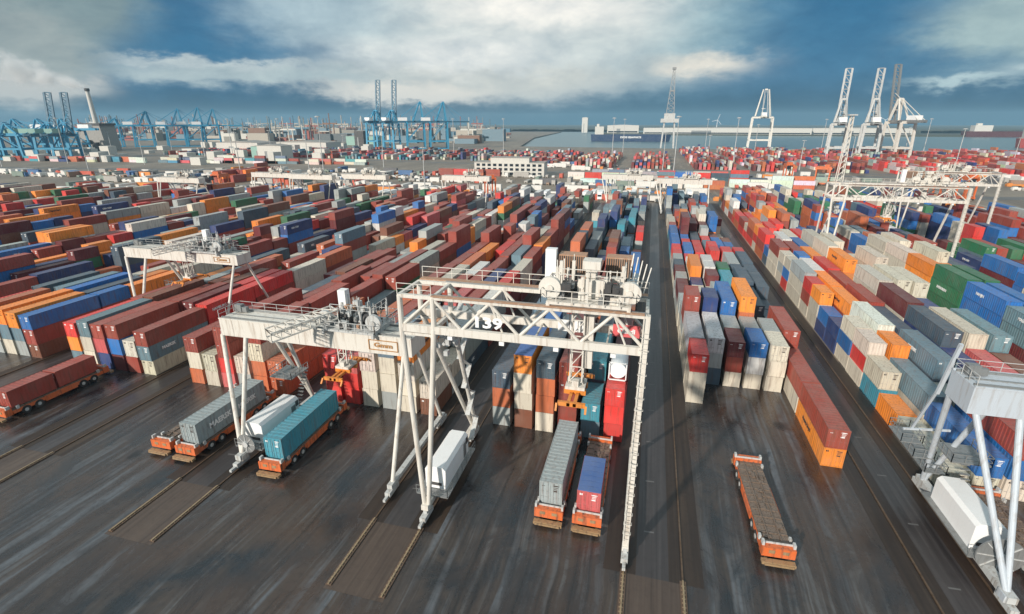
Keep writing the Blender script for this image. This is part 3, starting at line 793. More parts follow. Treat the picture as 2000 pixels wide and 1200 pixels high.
def truss_crane(x0, x1, y0, y1, zb, zt, label, trolley_x, spr, number='139', seed=3, big=True, signs=True, cab=True, ysp=4.2, mast=True):
    """two trussed girders on two V legs (left) and two slim single legs (right)"""
    rr = random.Random(seed)
    c = thing('gantry_crane', label, 'crane', (x0, y0, 0), group='rail mounted yard cranes')
    w = x1 - x0; D = y1 - y0
    for gy, nm in ((.3, 'front'), (.3 + ysp, 'rear')):
        b = MB()
        b.beam((-1.4, gy, zb), (w, gy, zb), .42, .72)
        b.beam((-1.5, gy, zt), (w, gy, zt), .36, .34)
        n = 4; pz = (w - 1.9) / 3.5; xs = [1.9 + pz * k for k in range(n + 1)]
        for k in range(n):
            a, e = xs[k], xs[k+1]; mdx = (a + e) / 2
            b.tube((a, gy, zt-.1), (mdx, gy, zb+.2), .15, 8)
            if k < n - 1: b.tube((mdx, gy, zb+.2), (e, gy, zt-.1), .15, 8)
            b.tube((a, gy+.16, zt-.1), (a + (e-a)*.22, gy+.16, zb+.2), .09, 6) if k in (1, 3) else None
        b.tube((-1.2, gy, zb+.2), (1.7, gy, zt-.2), .13, 8)
        g_ = part('girder', b, WHITE, c)
        for k in range(4):
            xx = 3.5 + k * (w - 5) / 3.2
            if gy < 1: part('floodlight', MB().cbox((xx, gy-.1, zb-.6), (.45, .3, .34)).bar((xx, gy, zb-.45), (xx, gy, zb-.3), .06), SIGNW, g_)
    for xx in (-1.4, 1.9, w):
        part('cross_tie', MB().beam((xx, .55, zb+.05), (xx, .05+ysp, zb+.05), .32, .42), WHITE, c); part('cross_tie', MB().beam((xx, .5, zt), (xx, .1+ysp, zt), .28, .28), WHITE, c)
    for k in range(3): xx = 1.9 + (w-1.9)*(k+.5)/3; part('cross_tie', MB().bar((xx, .5, zb), (xx, .1+ysp, zb), .14), WHITE, c)
    part('walkway', MB().box(-1.4, ysp+.55, zt+.13, w, ysp+1.35, zt+.25), RUSTW, c); part('walkway', MB().box(1.9, -.12, zt+.19, w-.2, .30, zt+.27), RUSTW, c)
    part('handrail', MB().rail([(-1.4, ysp+1.35, zt+.25), (w, ysp+1.35, zt+.25)], 1.05, 1.5, .055), WHITE, c)
    part('handrail', MB().rail([(-1.4, 0.0, zt+.2), (1.9, 0.0, zt+.2)], 1.05, 1.1, .055), WHITE, c)
    part('trolley_rail', MB().box(1.5, .34, zt+.17, w, .46, zt+.3), GREYM, c); part('trolley_rail', MB().box(1.5, ysp+.24, zt+.17, w, ysp+.36, zt+.3), GREYM, c)
    # V legs over the left rail
    for fy, ty in ((.1, .3), (D, .3+ysp)):
        for tx in (-1.35, 1.9):
            part('leg', MB().tube((tx * .12, fy, 1.4), (tx, ty, zb), .24, 12, .28).tube((tx, ty, zb), (tx, ty, zt), .26, 10), WHITE, c)
        part('leg_head', MB().bar((-1.35, ty, zb-.6), (1.9, ty, zb-.6), .26), WHITE, c)
    # single legs over the right rail
    l = part('leg', MB().beam((w, .1, 1.4), (w, .3, zt+.1), .55, .55), WHITE, c, 'slim upright leg with a ladder')
    ld = MB()
    for s in (-.24, .24): ld.bar((w+s, -.32, 2.4), (w+s, -.2, zt), .05)
    for k in range(int((zt-3)/.45)): ld.bar((w-.24, -.32, 2.6+k*.45), (w+.24, -.32, 2.6+k*.45), .035)
    for k in range(int((zt-4)/1.1)):
        zz = 3.6+k*1.1; ld.bar((w-.35, -.34, zz), (w-.35, -.8, zz+.1), .04); ld.bar((w+.35, -.34, zz), (w+.35, -.8, zz+.1), .04); ld.bar((w-.35, -.8, zz+.1), (w+.35, -.8, zz+.1), .04)
    part('ladder', ld, WHITE, l)
    part('leg', MB().beam((w, D, 1.4), (w, .3+ysp, zb), .42, .42), WHITE, c)
    # sill beams and wheel trucks
    part('sill_beam', MB().box(-.38, -.4, 1.45, .38, D+.4, 2.05), WHITE, c)
    part('sill_beam', MB().box(w-.3, -.3, 1.2, w+.3, D+.3, 1.7), WHITE, c)
    for x in (0, w):
        for y in (.0, D): bogie(c, x, y)
    house(c, -1.0, 2.4, 2.2, 1.35, 9.6, 4.9)
    # cluster of cabinets under the girder by the rear V
    b = MB(); clutter(b, rr, -.2, 3.4, zb-4.5, 2.2, 5.2, zb-1.2, 22, .3, .9); part('switch_gear', b, WHITE2, c)
    b = MB(); clutter(b, rr, -.2, 3.2, zb-1.4, 2.4, 4.8, zb-.5, 6, .4, .9); part('junction_box', b, RUSTW, c)
    st = MB()
    for k in range(9):
        z0 = 2.2 + k * (zb - 3) / 9; z1 = z0 + (zb - 3) / 9; ya, yb = (D-1.5, D-4) if k % 2 else (D-4, D-1.5)
        st.beam((.9, ya-.5*k, z0), (.9, yb-.5*(k+1)+.3, z1), .6, .08)
    part('stairs', st, WHITE2, c)
    # trolley and spreader
    tr = machinery(c, trolley_x, .3+ysp/2, zt+.4, rr, 7.0, 4.6)
    if mast:
        ms = MB().box(trolley_x-.45, .3+ysp/2-.45, zb-3, trolley_x+.45, .3+ysp/2+.45, zt+3.2).box(trolley_x-.75, .3+ysp/2-.7, zt+3.2, trolley_x+.75, .3+ysp/2+.7, zt+3.9)
        part('telescopic_mast', ms, WHITE, tr); ms = MB().box(trolley_x-1.1, .3+ysp/2-.75, zt+.7, trolley_x+1.1, .3+ysp/2-.5, zt+2.3)
        part('mast_guide', ms, WHITE, tr)
        for a_, e_ in ((-3.4, -.9), (.9, 3.3)):
            cf = part('resistor_cage', MB().box(trolley_x+a_, .3+ysp+1.0, zt+1.5, trolley_x+e_, .3+ysp+2.4, zt+3.4), RUSTW, tr); cg = MB()
            for k in range(12): cg.box(trolley_x+a_+.05+k*.2, .3+ysp+.9, zt+1.6, trolley_x+a_+.12+k*.2, .3+ysp+.99, zt+3.3)
            cg.box(trolley_x+a_, .3+ysp+.88, zt+1.5, trolley_x+e_, .3+ysp+.995, zt+1.59)
            part('cage_grille', cg, DARK, cf)
        part('cable_tower', MB().box(trolley_x-4.6, .3+ysp+.6, zt+.5, trolley_x-3.6, .3+ysp+1.5, zt+3.9), SIGNW, tr)
        ds = MB(); 
        for k in range(5): ds.bar((trolley_x+3.0+k*.35, ysp-.5, zt+.8), (trolley_x+3.3+k*.4, ysp+1.2, zt+3.9-k*.3), .09)
        part('cable_boom', ds, WHITE, tr)
    spreader(c, spr[0], .3+ysp/2, spr[1], top=zt)
    if signs:
        t = lettering(number, 1.4, SIGNW, c, (7.1, .06, zb+1.22), 'front', 1.35); t.name = 'crane_number'
        s = part('sign_board', MB().cbox((14.0, ysp-.1, zb+.1), (2.5, .12, 1.1)), SIGNW, c, 'plain white sign board')
        s = part('sign_board', MB().cbox((19.0, ysp-.1, zb+.1), (2.4, .12, 1.15)), SIGNR, c, 'pinkish red sign board with white lettering')
        lettering('Claudi', .62, SIGNW, s, (19.0, ysp-.19, zb+.1), 'front', 1.0)
    return c

truss_crane(-19.92, .72, 40.0, 55.9, 21.9, 25.0, 'white trussed yard crane marked 139 spanning the centre block', 15.8, (14.9, 16.3), ysp=4.3)

def box_crane(x0, x1, y0, y1, zb, zt, label, trolley_x, spr=None, seed=4, arm=True, cabinet=(2.0,), right=True, ov=3.0, logo=True, detail=True, vt=None, vr=None):
    vt = vt or (-ov-1.8, -1.5); vr = vr or (-.7, 1.5)
    """a single deep box girder on a pair of V legs (left) and plain legs (right)"""
    rr = random.Random(seed)
    c = thing('gantry_crane', label, 'crane', (x0, y0, 0), group='rail mounted yard cranes')
    w = x1 - x0; D = y1 - y0; cy = D / 2; g0, g1 = cy - 2.0, cy + 1.7
    b = MB().box(-ov-1.6, g0, zb, w+.9, g1, zt)
    b.box(-ov-1.6, g0-.08, zt, w+.9, g0+.12, zt+.14).box(-ov-1.6, g1-.12, zt, w+.9, g1+.08, zt+.14)
    for k in range(6): xx = -ov+.2 + k*(w+ov)/5; b.box(xx, g0-.03, zb+.02, xx+.10, g0+.0, zt)
    g_ = part('girder', b, WHITE, c)
    part('trolley_rail', MB().box(-ov-1.5, g0+.35, zt, w+.8, g0+.5, zt+.22).box(-ov-1.5, g1-.5, zt, w+.8, g1-.35, zt+.22).box(-ov-1.5, cy-.3, zt, w+.8, cy-.12, zt+.1), GREYM, g_)
    if detail:
        part('handrail', MB().rail([(-ov-1.5, g1, zt+.1), (w+.8, g1, zt+.1)], 1.0, 1.8, .05).rail([(-ov-1.5, g0, zt+.1), (-ov-1.5, g1, zt+.1)], 1.0, 1.2, .05), WHITE2, g_)
        part('end_cabinet', MB().box(-ov-1.2, g1-1.4, zt+.15, -ov-.2, g1-.7, zt+1.1).box(-ov-.199, g1-1.3, zt+.15, -ov+.5, g1-.8, zt+.8), GREYM, g_)
    for fy, ty in ((0, g0+.3), (D, g1-.3)):
        for tx in (vt if fy == 0 else vr):
            part('leg', MB().tube((.0, fy, 1.2), (tx, ty, zb-.03), .24, 12, .28), WHITE, c)
    part('leg_plate', MB().cbox((0, 0, 1.3), (1.0, 1.0, .7)), WHITE, c)
    if right:
        for fy, ty in ((0, g0+.3), (D, g1-.3)):
            part('leg', MB().tube((w, fy, 1.2), (w-.3, ty, zb-.03), .24, 12), WHITE, c)
    part('sill_beam', MB().box(-.38, -.7, 1.1, .38, D+.7, 1.75), WHITE2, c)
    part('sill_beam', MB().box(w-.3, -.7, 1.1, w+.3, D+.7, 1.6), WHITE2, c)
    for x in (0, w):
        for y in (-.2, D+.2): bogie(c, x, y)
    if cabinet and detail:
        y_ = cabinet[0]; house(c, -.9, y_, 2.0, 1.7, y_+7.2, 4.8)
        # stair platform between the rear legs
        zz = zb * .52; pf = MB().box(-1.6, D-6.2, zz, 1.8, D-2.6, zz+.12)
        pf.rail([(-1.6, D-6.2, zz), (1.8, D-6.2, zz), (1.8, D-2.6, zz)], 1.0, .9, .06).rail([(-1.6, D-6.2, zz), (-1.6, D-2.6, zz)], 1.0, .9, .06)
        for k in range(14):
            f = k / 14; pf.box(.9, D-6-4.5*f*0 - .0 + f*3.4, 1.9+f*(zz-1.9), 1.7, D-5.7+f*3.4, 1.97+f*(zz-1.9))
        part('stair_platform', pf, GREYM, c)
        rr_ = cabinet[1] if len(cabinet) > 1 else 1.25; rl = MB().disc((.6, y_-1.6, 2.9), (0, 1, 0), rr_, .14, 26); 
        q = part('cable_reel', rl, GREYM, c); hb = MB().disc((.6, y_-1.75, 2.9), (0, 1, 0), .4, .3, 14)
        for k in range(8): a = k * math.pi / 4; hb.bar((.6, y_-1.7, 2.9), (.6+rr_*.96*math.cos(a), y_-1.7, 2.9+rr_*.96*math.sin(a)), .08)
        part('reel_hub', hb, WHITE2, q)
    tr = machinery(c, trolley_x, cy-.1, zt+.3, rr, 6.6, 5.2, m1=WHITE2 if detail else WHITE)
    if detail:
        part('cable_tower', MB().box(trolley_x-3.6, cy+1.6, zt+.4, trolley_x-2.6, cy+2.6, zt+3.8), SIGNW, tr)
    if arm:
        # lattice maintenance arm hanging out over the near side of the girder
        A = MB(); xa, ya = trolley_x-2.4, cy-1.2; xb, yb = trolley_x-6.6, cy-7.4; za, zc = zt+1.6, zt+.7; W2 = .95
        dv = Vector((xb-xa, yb-ya, 0)).normalized(); nv = Vector((-dv.y, dv.x, 0)); n = 7
        for s in (-W2, W2):
            for h in (0, 1.0):
                A.bar(Vector((xa, ya, za+h)) + nv*s, Vector((xb, yb, zc+h)) + nv*s, .14)
        for k in range(n+1):
            f = k/n; p = Vector((xa, ya, za)).lerp(Vector((xb, yb, zc)), f); q = Vector((xa, ya, za)).lerp(Vector((xb, yb, zc)), min(1, f+1/n))
            for s in (-W2, W2): A.bar(p+nv*s, p+nv*s+Vector((0, 0, 1)), .10); A.bar(p+nv*s, q+nv*s+Vector((0, 0, 1)), .09)
            A.bar(p+nv*W2, p-nv*W2, .10); A.bar(p+nv*W2+Vector((0, 0, 1)), q-nv*W2+Vector((0, 0, 1)), .10); A.bar(p-nv*W2+Vector((0, 0, 1)), p+nv*W2+Vector((0, 0, 1)), .10)
        part('lattice_arm', A, WHITE, tr)
    if spr: spreader(c, spr[0], cy-.1, spr[1], top=zb)
    if logo:
        t = lettering('Gmm', .75, BROWNL, c, (w-2.6, g0-.06, (zb+zt)/2), 'front', 1.4); t.name = 'crane_emblem'
        fr = MB(); X0, X1, Z0, Z1 = w-4.4, w-.8, zb+.5, zt-.5
        for a, e in (((X0, Z0), (X1, Z0)), ((X1, Z0), (X1, Z1)), ((X1, Z1), (X0, Z1)), ((X0, Z1), (X0, Z0))): fr.bar((a[0], g0-.05, a[1]), (e[0], g0-.05, e[1]), .09)
        part('emblem_frame', fr, BROWNL, c)
    return c
box_crane(-45.55, -25.3, 42.8, 57.4, 14.7, 16.9, 'white box girder yard crane with lattice arm left of centre', 13.6, (11.2, 11.0), ov=3.2)
box_crane(-96.4, -76.2, 73.5, 88.1, 13.9, 15.8, 'smaller white box girder crane standing in the left stacks', 14.0, (7.0, 9.5), seed=9, ov=4.9)
KEEP = WHITE; WHITE = paint('crane_blue_grey_paint', (.50, .55, .60), .42, .45, (.28, .22, .17))[0]
EC = box_crane(32.95, 53.6, 43.0, 58.6, 15.4, 18.0, 'grey white crane cut off by the right picture edge', 15.0, None, seed=12, ov=2.3, vt=(-3.0, .3), vr=(-3.6, .0), cabinet=(4.6, 1.9))
part('end_post', MB().beam((-3.7, 11.0, 14.6), (-3.6, 9.9, 20.4), .30, .30), WHITE, EC)
bk = MB(); bk.beam((-3.7, 11.0, 15.0), (-3.0, 14.6, 8.6), .22, .22); bk.beam((-3.9, 14.4, 8.4), (.6, 14.8, 8.6), .2, .2)
part('brace', bk, WHITE, EC)
for k in range(3):
    wk_ = MB().box(-4.4 + k*1.5, 13.2, 7.4 - k*1.7, -2.4 + k*1.5, 16.4, 7.5 - k*1.7)
    wk_.rail([(-4.4 + k*1.5, 13.2, 7.5 - k*1.7), (-2.4 + k*1.5, 13.2, 7.5 - k*1.7), (-2.4 + k*1.5, 16.4, 7.5 - k*1.7), (-4.4 + k*1.5, 16.4, 7.5 - k*1.7), (-4.4 + k*1.5, 13.2, 7.5 - k*1.7)], 1.0, .8, .06)
    part('stair_landing', wk_, GREYM, EC)
WHITE = KEEP
# cranes at the far ends of the blocks
truss_crane(49.5, 79.2, 158, 171, 20.5, 24.0, 'white trussed crane beside the lattice mast at right', 21.0, (13.5, 15.0), seed=31, signs=False, ysp=6)
truss_crane(84.6, 110.2, 205, 218, 20.5, 24.0, 'smaller white trussed crane farther back at the right', 13.0, (13.5, 14.0), seed=32, signs=False, ysp=6, mast=False)
FARC = [(-197.9, 226, 'first white box crane from the left at the far block ends'), (-172.9, 223, 'second white box crane from the left at the far block ends'),
        (-147.4, 230, 'pale crane left of the far orange boxes'), (-95.8, 236, 'pale crane in front of the white office block'),
        (6.1, 248, 'pale crane over the end of the block right of centre'), (-224.0, 194, 'pale box crane above the far left stacks'), (-19.9, 262, 'pale crane at the far end of the centre block')]
base = None
for i, (x, y, lab) in enumerate(FARC):
    if i == 0: base = box_crane(x, x + 20.3, y, y+13, 13.2, 15.4, lab, 12.0, (10.0, 8.5), seed=20, arm=False, ov=1.6, logo=False, detail=False)
    elif i in (1, 2, 3, 5, 6):
        o = copy_tree(base); o.location = (x, y, 0); o['label'] = lab
    else: box_crane(x, x + 20.3, y, y+13, 13.2, 15.4, lab, 12.0 - 3 * (i % 2), None, seed=20 + i, arm=False, ov=1.6, logo=False, detail=False)

# ------------------------------------------------------------------ driverless flatbed vehicles
def flatbed(label, x, y, rz=0.):
    c = thing('flatbed_carrier', label, 'carrier', (x, y, 0), rz, 'orange driverless flatbed carriers')
    L = 15.0
    part('chassis', MB().box(-1.45, 1.0, .75, 1.45, L-1.0, 1.25).box(-.6, .8, .55, .6, L-.8, .9).box(-1.5, 5.2, .5, -1.2, 9.8, 1.3).box(1.2, 5.2, .5, 1.5, 9.8, 1.3), ORANGE, c)
    dk = MB().box(-1.38, .75, 1.26, 1.38, L-.75, 1.42)
    for k in range(12): yy = 1.2 + k * 1.12; dk.box(-1.30, yy, 1.42, 1.30, yy+.16, 1.50)
    for x_ in (-.62, .5): dk.box(x_, 1.0, 1.42, x_+.12, L-1.0, 1.53)
    rr = random.Random(2)
    for k in range(14): dk.cbox((rr.uniform(-.9, .9), rr.uniform(1.5, L-1.5), 1.5), (rr.uniform(.2, .7), rr.uniform(.2, .9), .14))
    part('deck', dk, DECK, c)
    for s in (0, 1):
        def fy(v): return v if s == 0 else L - v
        def bx(m, x0, a, z0, x1, e, z1): m.box(x0, min(fy(a), fy(e)), z0, x1, max(fy(a), fy(e)), z1)
        hd = MB(); bx(hd, -1.5, .0, .72, 1.5, .9, 1.72)
        f = part('end_housing', hd, ORANGE, c)
        lm = MB(); bx(lm, -.9, -.04, 1.15, -.35, -.002, 1.5); bx(lm, .35, -.04, 1.15, .9, -.002, 1.5)
        part('sensor_panel', lm, YELL, f)
        bp_ = MB(); bx(bp_, -1.5, -.62, .26, 1.5, -.06, .56); bx(bp_, -1.3, -.80, .32, 1.3, -.621, .50); bx(bp_, -1.2, -.059, .34, -.9, .12, .5); bx(bp_, .9, -.059, .34, 1.2, .12, .5)
        part('bumper', bp_, YELL, c)
        gd = MB()
        for x_ in (-1.5, 1.28):
            bx(gd, x_, .25, 1.72, x_+.22, .75, 2.15)
            bx(gd, x_ , 1.5, 1.25, x_+.22, 1.9, 1.75)
        bx(gd, -1.3, .62, 1.72, 1.3, .72, 1.9)
        part('corner_guide', gd, WHITE2, c)
    for yy in (2.6, 4.3, L-4.3, L-2.6):
        for x_ in (-1.22, 1.22):
            w_ = part('wheel', MB().disc((x_, yy, .62), (1, 0, 0), .62, .5, 24), TYRE, c)
            part('hub', MB().disc((x_ + (.26 if x_ > 0 else -.26), yy, .62), (1, 0, 0), .26, .05, 14), WHITE2, w_)
    return c
LG = 'containers riding on flatbed carriers'
def load(kind, H, col, x, y, z, lab, **k):
    return make_container(kind, H, col, x, y, z, lab, detail=2, group=LG, **k)
R1 = R(1.0)
f0 = flatbed('orange flatbed carrying a long pale grey container in centre', -7.3, 42.6)
def fcopy(lab, x, y, rz=0.):
    o = copy_tree(f0); o.location = (x, y, 0); o.rotation_euler = (0, 0, rz); o['label'] = lab; return o
load(4, 2.90, 'c', -7.3, 43.7, 1.54, 'long pale grey container on the flatbed below the centre block')
fcopy('orange flatbed carrying one short tarpaulin covered red container', -3.3, 42.6)
load(2, 2.59, 'p', -3.3, 43.6, 1.54, 'short red container under ribbed blue tarpaulin on flatbed', tarp=True)
fcopy('empty orange flatbed alone on the wet apron at right', 14.9, 43.1, R(2.5))
fcopy('orange flatbed under the long teal container', -40.9, 41.9, R(1.5))
load(4, 2.90, 't', -40.9, 43.0, 1.54, 'long teal container on a flatbed left of centre', rz=R(1.5))
fcopy('orange flatbed with bare deck left of the grey load', -57.4, 42.2)
fcopy('orange flatbed under the long grey container at left', -53.3, 41.9)
o = load(4, 2.90, 'c', -53.3, 43.0, 1.54, 'long grey container on flatbed at left with white lettering')
lettering('MAERSK', 1.0, SIGNW, o, (1.24, 3.8, 1.5), 'right'); lettering('MAERSK', .9, SIGNW, o, (1.24, 8.6, 1.5), 'right')
fcopy('orange flatbed at the left picture edge under two red containers', -86.2, 42.3)
load(2, 2.59, 'r', -86.2, 43.4, 1.54, 'nearer rust red container on the left edge flatbed')
load(2, 2.59, 'r', -86.2, 49.8, 1.54, 'farther rust red container on the left edge flatbed')
fcopy('orange flatbed half hidden at the lower right corner', 38.4, 43.5)

# ------------------------------------------------------------------ the far side of the terminal
# office block
ob = thing('office_building', 'white office building with rows of windows beyond the crane blocks', 'building', (-108, 400, 0), R(2))
bw = MB().box(-28, 0, 0, 28, 16, 10.4).box(-15, 1, 10.4, 16, 14, 14.0); part('wall', bw, BWHITE, ob)
part('roof', MB().box(-28.4, -.3, 10.42, -15.1, 16.3, 10.9).box(16.1, -.3, 10.42, 28.4, 16.3, 10.9).box(-15.4, .6, 14.02, 16.4, 14.4, 14.4), BGREY, ob)
for fl in range(3):
    for k in range(12):
        x = -26.2 + k * 4.5
        if x > 26: continue
        wn = part('window', MB().box(x, -.06, 1.2 + fl*3.2, x + 2.7, .0, 3.1 + fl*3.2), GLASS, ob)
def shed(lab, x, y, w, d, h, m, roofm=BGREY, cat='building', nwin=0, rz=0.):
    s = thing('warehouse', lab, cat, (x, y, 0), rz)
    part('wall', MB().box(0, 0, 0, w, d, h), m, s)
    part('roof', MB().extr([(-.3, h+.003), (w+.3, h+.003), (w/2, h + min(2.2, w*.05)+.3)], -.3, d+.3), roofm, s)
    part('door', MB().box(w*.3, -.1, 0, w*.42, -.001, h*.6), GREYM, s)
    if w > 90:
        p_ = MB()
        p_.box(4, -.12, h*.12, w-4, -.002, h*.3)
        part('window_band', p_, GLASS, s)
    return s
shed('pale grey warehouse left of the refinery stack foot', -610, 640, 70, 40, 13, BWHITE)
shed('white shed with green gable doors at left', -440, 520, 32, 20, 15, BWHITE)
shed('pale green clad shed beside the white shed', -470, 545, 24, 18, 13, GREENW)
shed('low white hall behind the green shed', -560, 700, 90, 40, 12, BWHITE)
shed('bluish hall left of the blue ship cranes', -560, 900, 60, 30, 16, GREENW)
shed('dark square tower block left of the blue ship cranes', -512, 850, 18, 18, 26, DARK)
shed('long low white hall on the horizon left of centre', -700, 1180, 150, 40, 20, BWHITE)
shed('very long white quay shed across the water in centre', -40, 2050, 560, 60, 22, BWHITE, BGREY)
shed('very long white quay shed across the water at right', 530, 2080, 300, 60, 22, BWHITE, BGREY)
shed('short white quay shed across the water left of the rig', -180, 2150, 120, 50, 30, BWHITE, BWHITE)
shed('white silo block on the horizon beside the dark ship', -300, 2300, 24, 24, 60, BWHITE, BWHITE)
# far banks
fl = MB().box(-200, 2040, -4, 1400, 2400, 1.5).box(-8800, 3200, -4, 8900, 8900, 6)
structure('far_bank', fl, SCRUB, 'low far bank across the water')
tl = MB(); rt_ = random.Random(8)
for k in range(420):
    x = rt_.uniform(900, 4200); h = rt_.uniform(3, 9); w_ = rt_.uniform(10, 60)
    tl.box(x, 2700, -2, x + w_, 2720 + rt_.uniform(0, 50), h)
for k in range(500):
    x = rt_.uniform(-4600, -150); h = rt_.uniform(2, 9); w_ = rt_.uniform(10, 70)
    tl.box(x, 2700, -2, x + w_, 2720 + rt_.uniform(0, 50), h)
o = link('distant_shore', tl.mesh('distant_shore', SCRUB)); o['kind'] = 'stuff'; o['label'] = 'dark uneven shoreline along the horizon'; o['category'] = 'shoreline'
PTC = paint('mixed_distant_paint', (1, 1, 1), .6, .3, (.1, .08, .06), source='vertex')[0]
tb = MB(); tc_ = []
PD = [(.30, .07, .05), (.40, .36, .30), (.05, .16, .24), (.10, .12, .13), (.60, .58, .52), (.20, .10, .06), (.14, .22, .27), (.24, .23, .20)]
for k in range(1500):
    y = rt_.uniform(1000, 2450); x = rt_.uniform(-1.35 * y, -.26 * y - 60); w_ = rt_.uniform(8, 55); h = rt_.choice((4, 6, 8, 12, 16, 24)) * rt_.uniform(.6, 1.2)
    n0 = len(tb.f)
    if rt_.random() < .22:
        h = rt_.uniform(30, 62); tb.box(x, y, 0, x + 1.6, y + 1.6, h)
        if rt_.random() < .5: tb.box(x - 18, y, h * .6, x + 20, y + 3, h * .6 + 3); tb.box(x + 10, y, 0, x + 12, y + 2, h * .6)
    else: tb.box(x, y, 0, x + w_, y + rt_.uniform(8, 25), h)
    q = rt_.choice(PD); tc_ += [(q[0], q[1], q[2], 1)] * (len(tb.f) - n0)
me = tb.mesh('distant_port', PTC); ca = me.color_attributes.new('paint', 'FLOAT_COLOR', 'CORNER')
ca.data.foreach_set('color', np.repeat(np.array(tc_, dtype=np.float32), 4, axis=0).ravel())
o = link('distant_port', me); o['kind'] = 'stuff'; o['label'] = 'hazy jumble of port sheds, stacks and masts along the left horizon'; o['category'] = 'port skyline'
# roads and verges of the far yard
rd = MB(); vg = MB()
def strip(mb, pts, w, z):
    for (xa, ya), (xb, yb) in zip(pts[:-1], pts[1:]):
        i = len(mb.v); mb.v += [(xa, ya-w/2, z), (xb, yb-w/2, z), (xb, yb+w/2, z), (xa, ya+w/2, z)]; mb.f.append((i, i+1, i+2, i+3))
strip(rd, [(-700, 130), (-300, 232), (-100, 282), (60, 322), (200, 352), (420, 420)], 13, .02)
strip(rd, [(-800, 330), (-330, 395), (-40, 455), (300, 478), (800, 500)], 12, .02)
strip(rd, [(-900, 560), (-330, 540), (60, 492), (700, 500)], 9, .024)
structure('road', rd, ROADM, 'grey roads crossing the yard behind the blocks')
strip(vg, [(-330, 345), (-150, 372)], 26, .012); strip(vg, [(-560, 330), (-345, 360)], 18, .012); strip(vg, [(-30, 352), (60, 366)], 10, .012)
structure('verge', vg, SLAB, 'brown strips of bare verge between the yard roads')
tb = MB(); tc_ = []
PV = [(.72, .70, .66)] * 6 + [(.40, .38, .35)] * 4 + [(.55, .10, .06), (.70, .25, .05), (.06, .15, .32), (.12, .12, .13), (.20, .26, .22), (.30, .20, .14)]
def vrow(x0, y0, x1, y1, n, jit=1.5):
    for k in range(n):
        f = (k + rt_.uniform(-.2, .2)) / n; x = x0 + (x1-x0)*f; y = y0 + (y1-y0)*f + rt_.uniform(-jit, jit)
        n0 = len(tb.f); lw, ll, hh = rt_.choice(((2.5, 12, 1.5), (2.5, 12, 3.9), (2, 4.5, 1.6), (2.5, 7, 3.2), (1.9, 4.6, 2.0)))
        if rt_.random() < .5: lw, ll = ll, lw
        tb.box(x, y, .55, x+lw, y+ll, hh); tb.box(x+.15, y+.15, .03, x+lw*.25, y+ll-.15, .549); tb.box(x+lw*.7, y+.15, .03, x+lw-.15, y+ll-.15, .549)
        if hh < 1.7 and lw > 3: tb.box(x+.6, y+.2, hh+.001, x+min(3, lw*.6), y+ll-.2, hh+.6)
        q = rt_.choice(PV); tc_.extend([(q[0], q[1], q[2], 1)] * (len(tb.f) - n0))
for k in range(90):
    x = rt_.uniform(-640, -20); y = 262 + .30*x + rt_.uniform(0, 230) + (60 if x > -200 else 0)
    if abs(y - (281 + .24*x)) < 12: y += 25
    vrow(x, max(y, yend(x) + 14), x + rt_.uniform(25, 80), max(y, yend(x) + 14) + rt_.uniform(0, 8), rt_.randint(6, 18))
for k in range(30):
    x = rt_.uniform(-20, 420); y = 350 + .2*x + rt_.uniform(0, 90)
    vrow(x, y, x + rt_.uniform(20, 60), y + rt_.uniform(0, 8), rt_.randint(4, 10))
for cx in STRIPS:
    vrow(cx + 3, yend(cx) + 10, cx + 24, yend(cx) + 14, 6, 3)
me = tb.mesh('parked_vehicles', PTC); ca = me.color_attributes.new('paint', 'FLOAT_COLOR', 'CORNER')
ca.data.foreach_set('color', np.repeat(np.array(tc_, dtype=np.float32), 4, axis=0).ravel())
o = link('parked_vehicles', me); o['kind'] = 'stuff'; o['label'] = 'countless pale trailers and vehicles parked across the far yard'; o['category'] = 'vehicles'

def ship(lab, x, y, L, W, H, m, rz, txt=None, boxes=False):
    s = thing('cargo_ship', lab, 'ship', (x, y, -3), rz)
    poly = [(0, -W/2), (L*.88, -W/2), (L, 0), (L*.88, W/2), (0, W/2)]
    b_ = MB(); n = len(poly); b_.v = [(a*.97+2, c*.9, 0) for a, c in poly] + [(a, c, H) for a, c in poly]
    b_.f = [tuple(range(n))[::-1], tuple(range(n, 2*n))] + [(k, (k+1) % n, n+(k+1) % n, n+k) for k in range(n)]
    part('hull', b_, m, s)
    q = part('superstructure', MB().box(L*.05, -W*.4, H, L*.16, W*.4, H+18).box(L*.07, -W*.15, H+18, L*.10, W*.15, H+24), BWHITE, s)
    if boxes:
        for k in range(9): part('deck_house', MB().box(L*.2+k*L*.08, -W*.42, H, L*.2+k*L*.08+L*.07, W*.42, H+4+2*(k % 3)), REDP if k % 2 else BWHITE, s)
    if txt: lettering(txt, H*.36, SIGNW, s, (L*.5, -W/2-.3, H*.6), 'front', 1.2)
    return s
ship('dark blue cargo ship with white lettering moored in mid distance', -150, 1330, 190, 30, 16, NAVY, R(4), 'DFDS SEAWAYS')
ship('long dark red bulk ship across the water at right', 960, 2050, 420, 40, 17, SHIPR, R(-4))
ship('red and white work ship with a derrick at far right', 640, 1180, 120, 26, 16, REDP, R(-14), None, True)

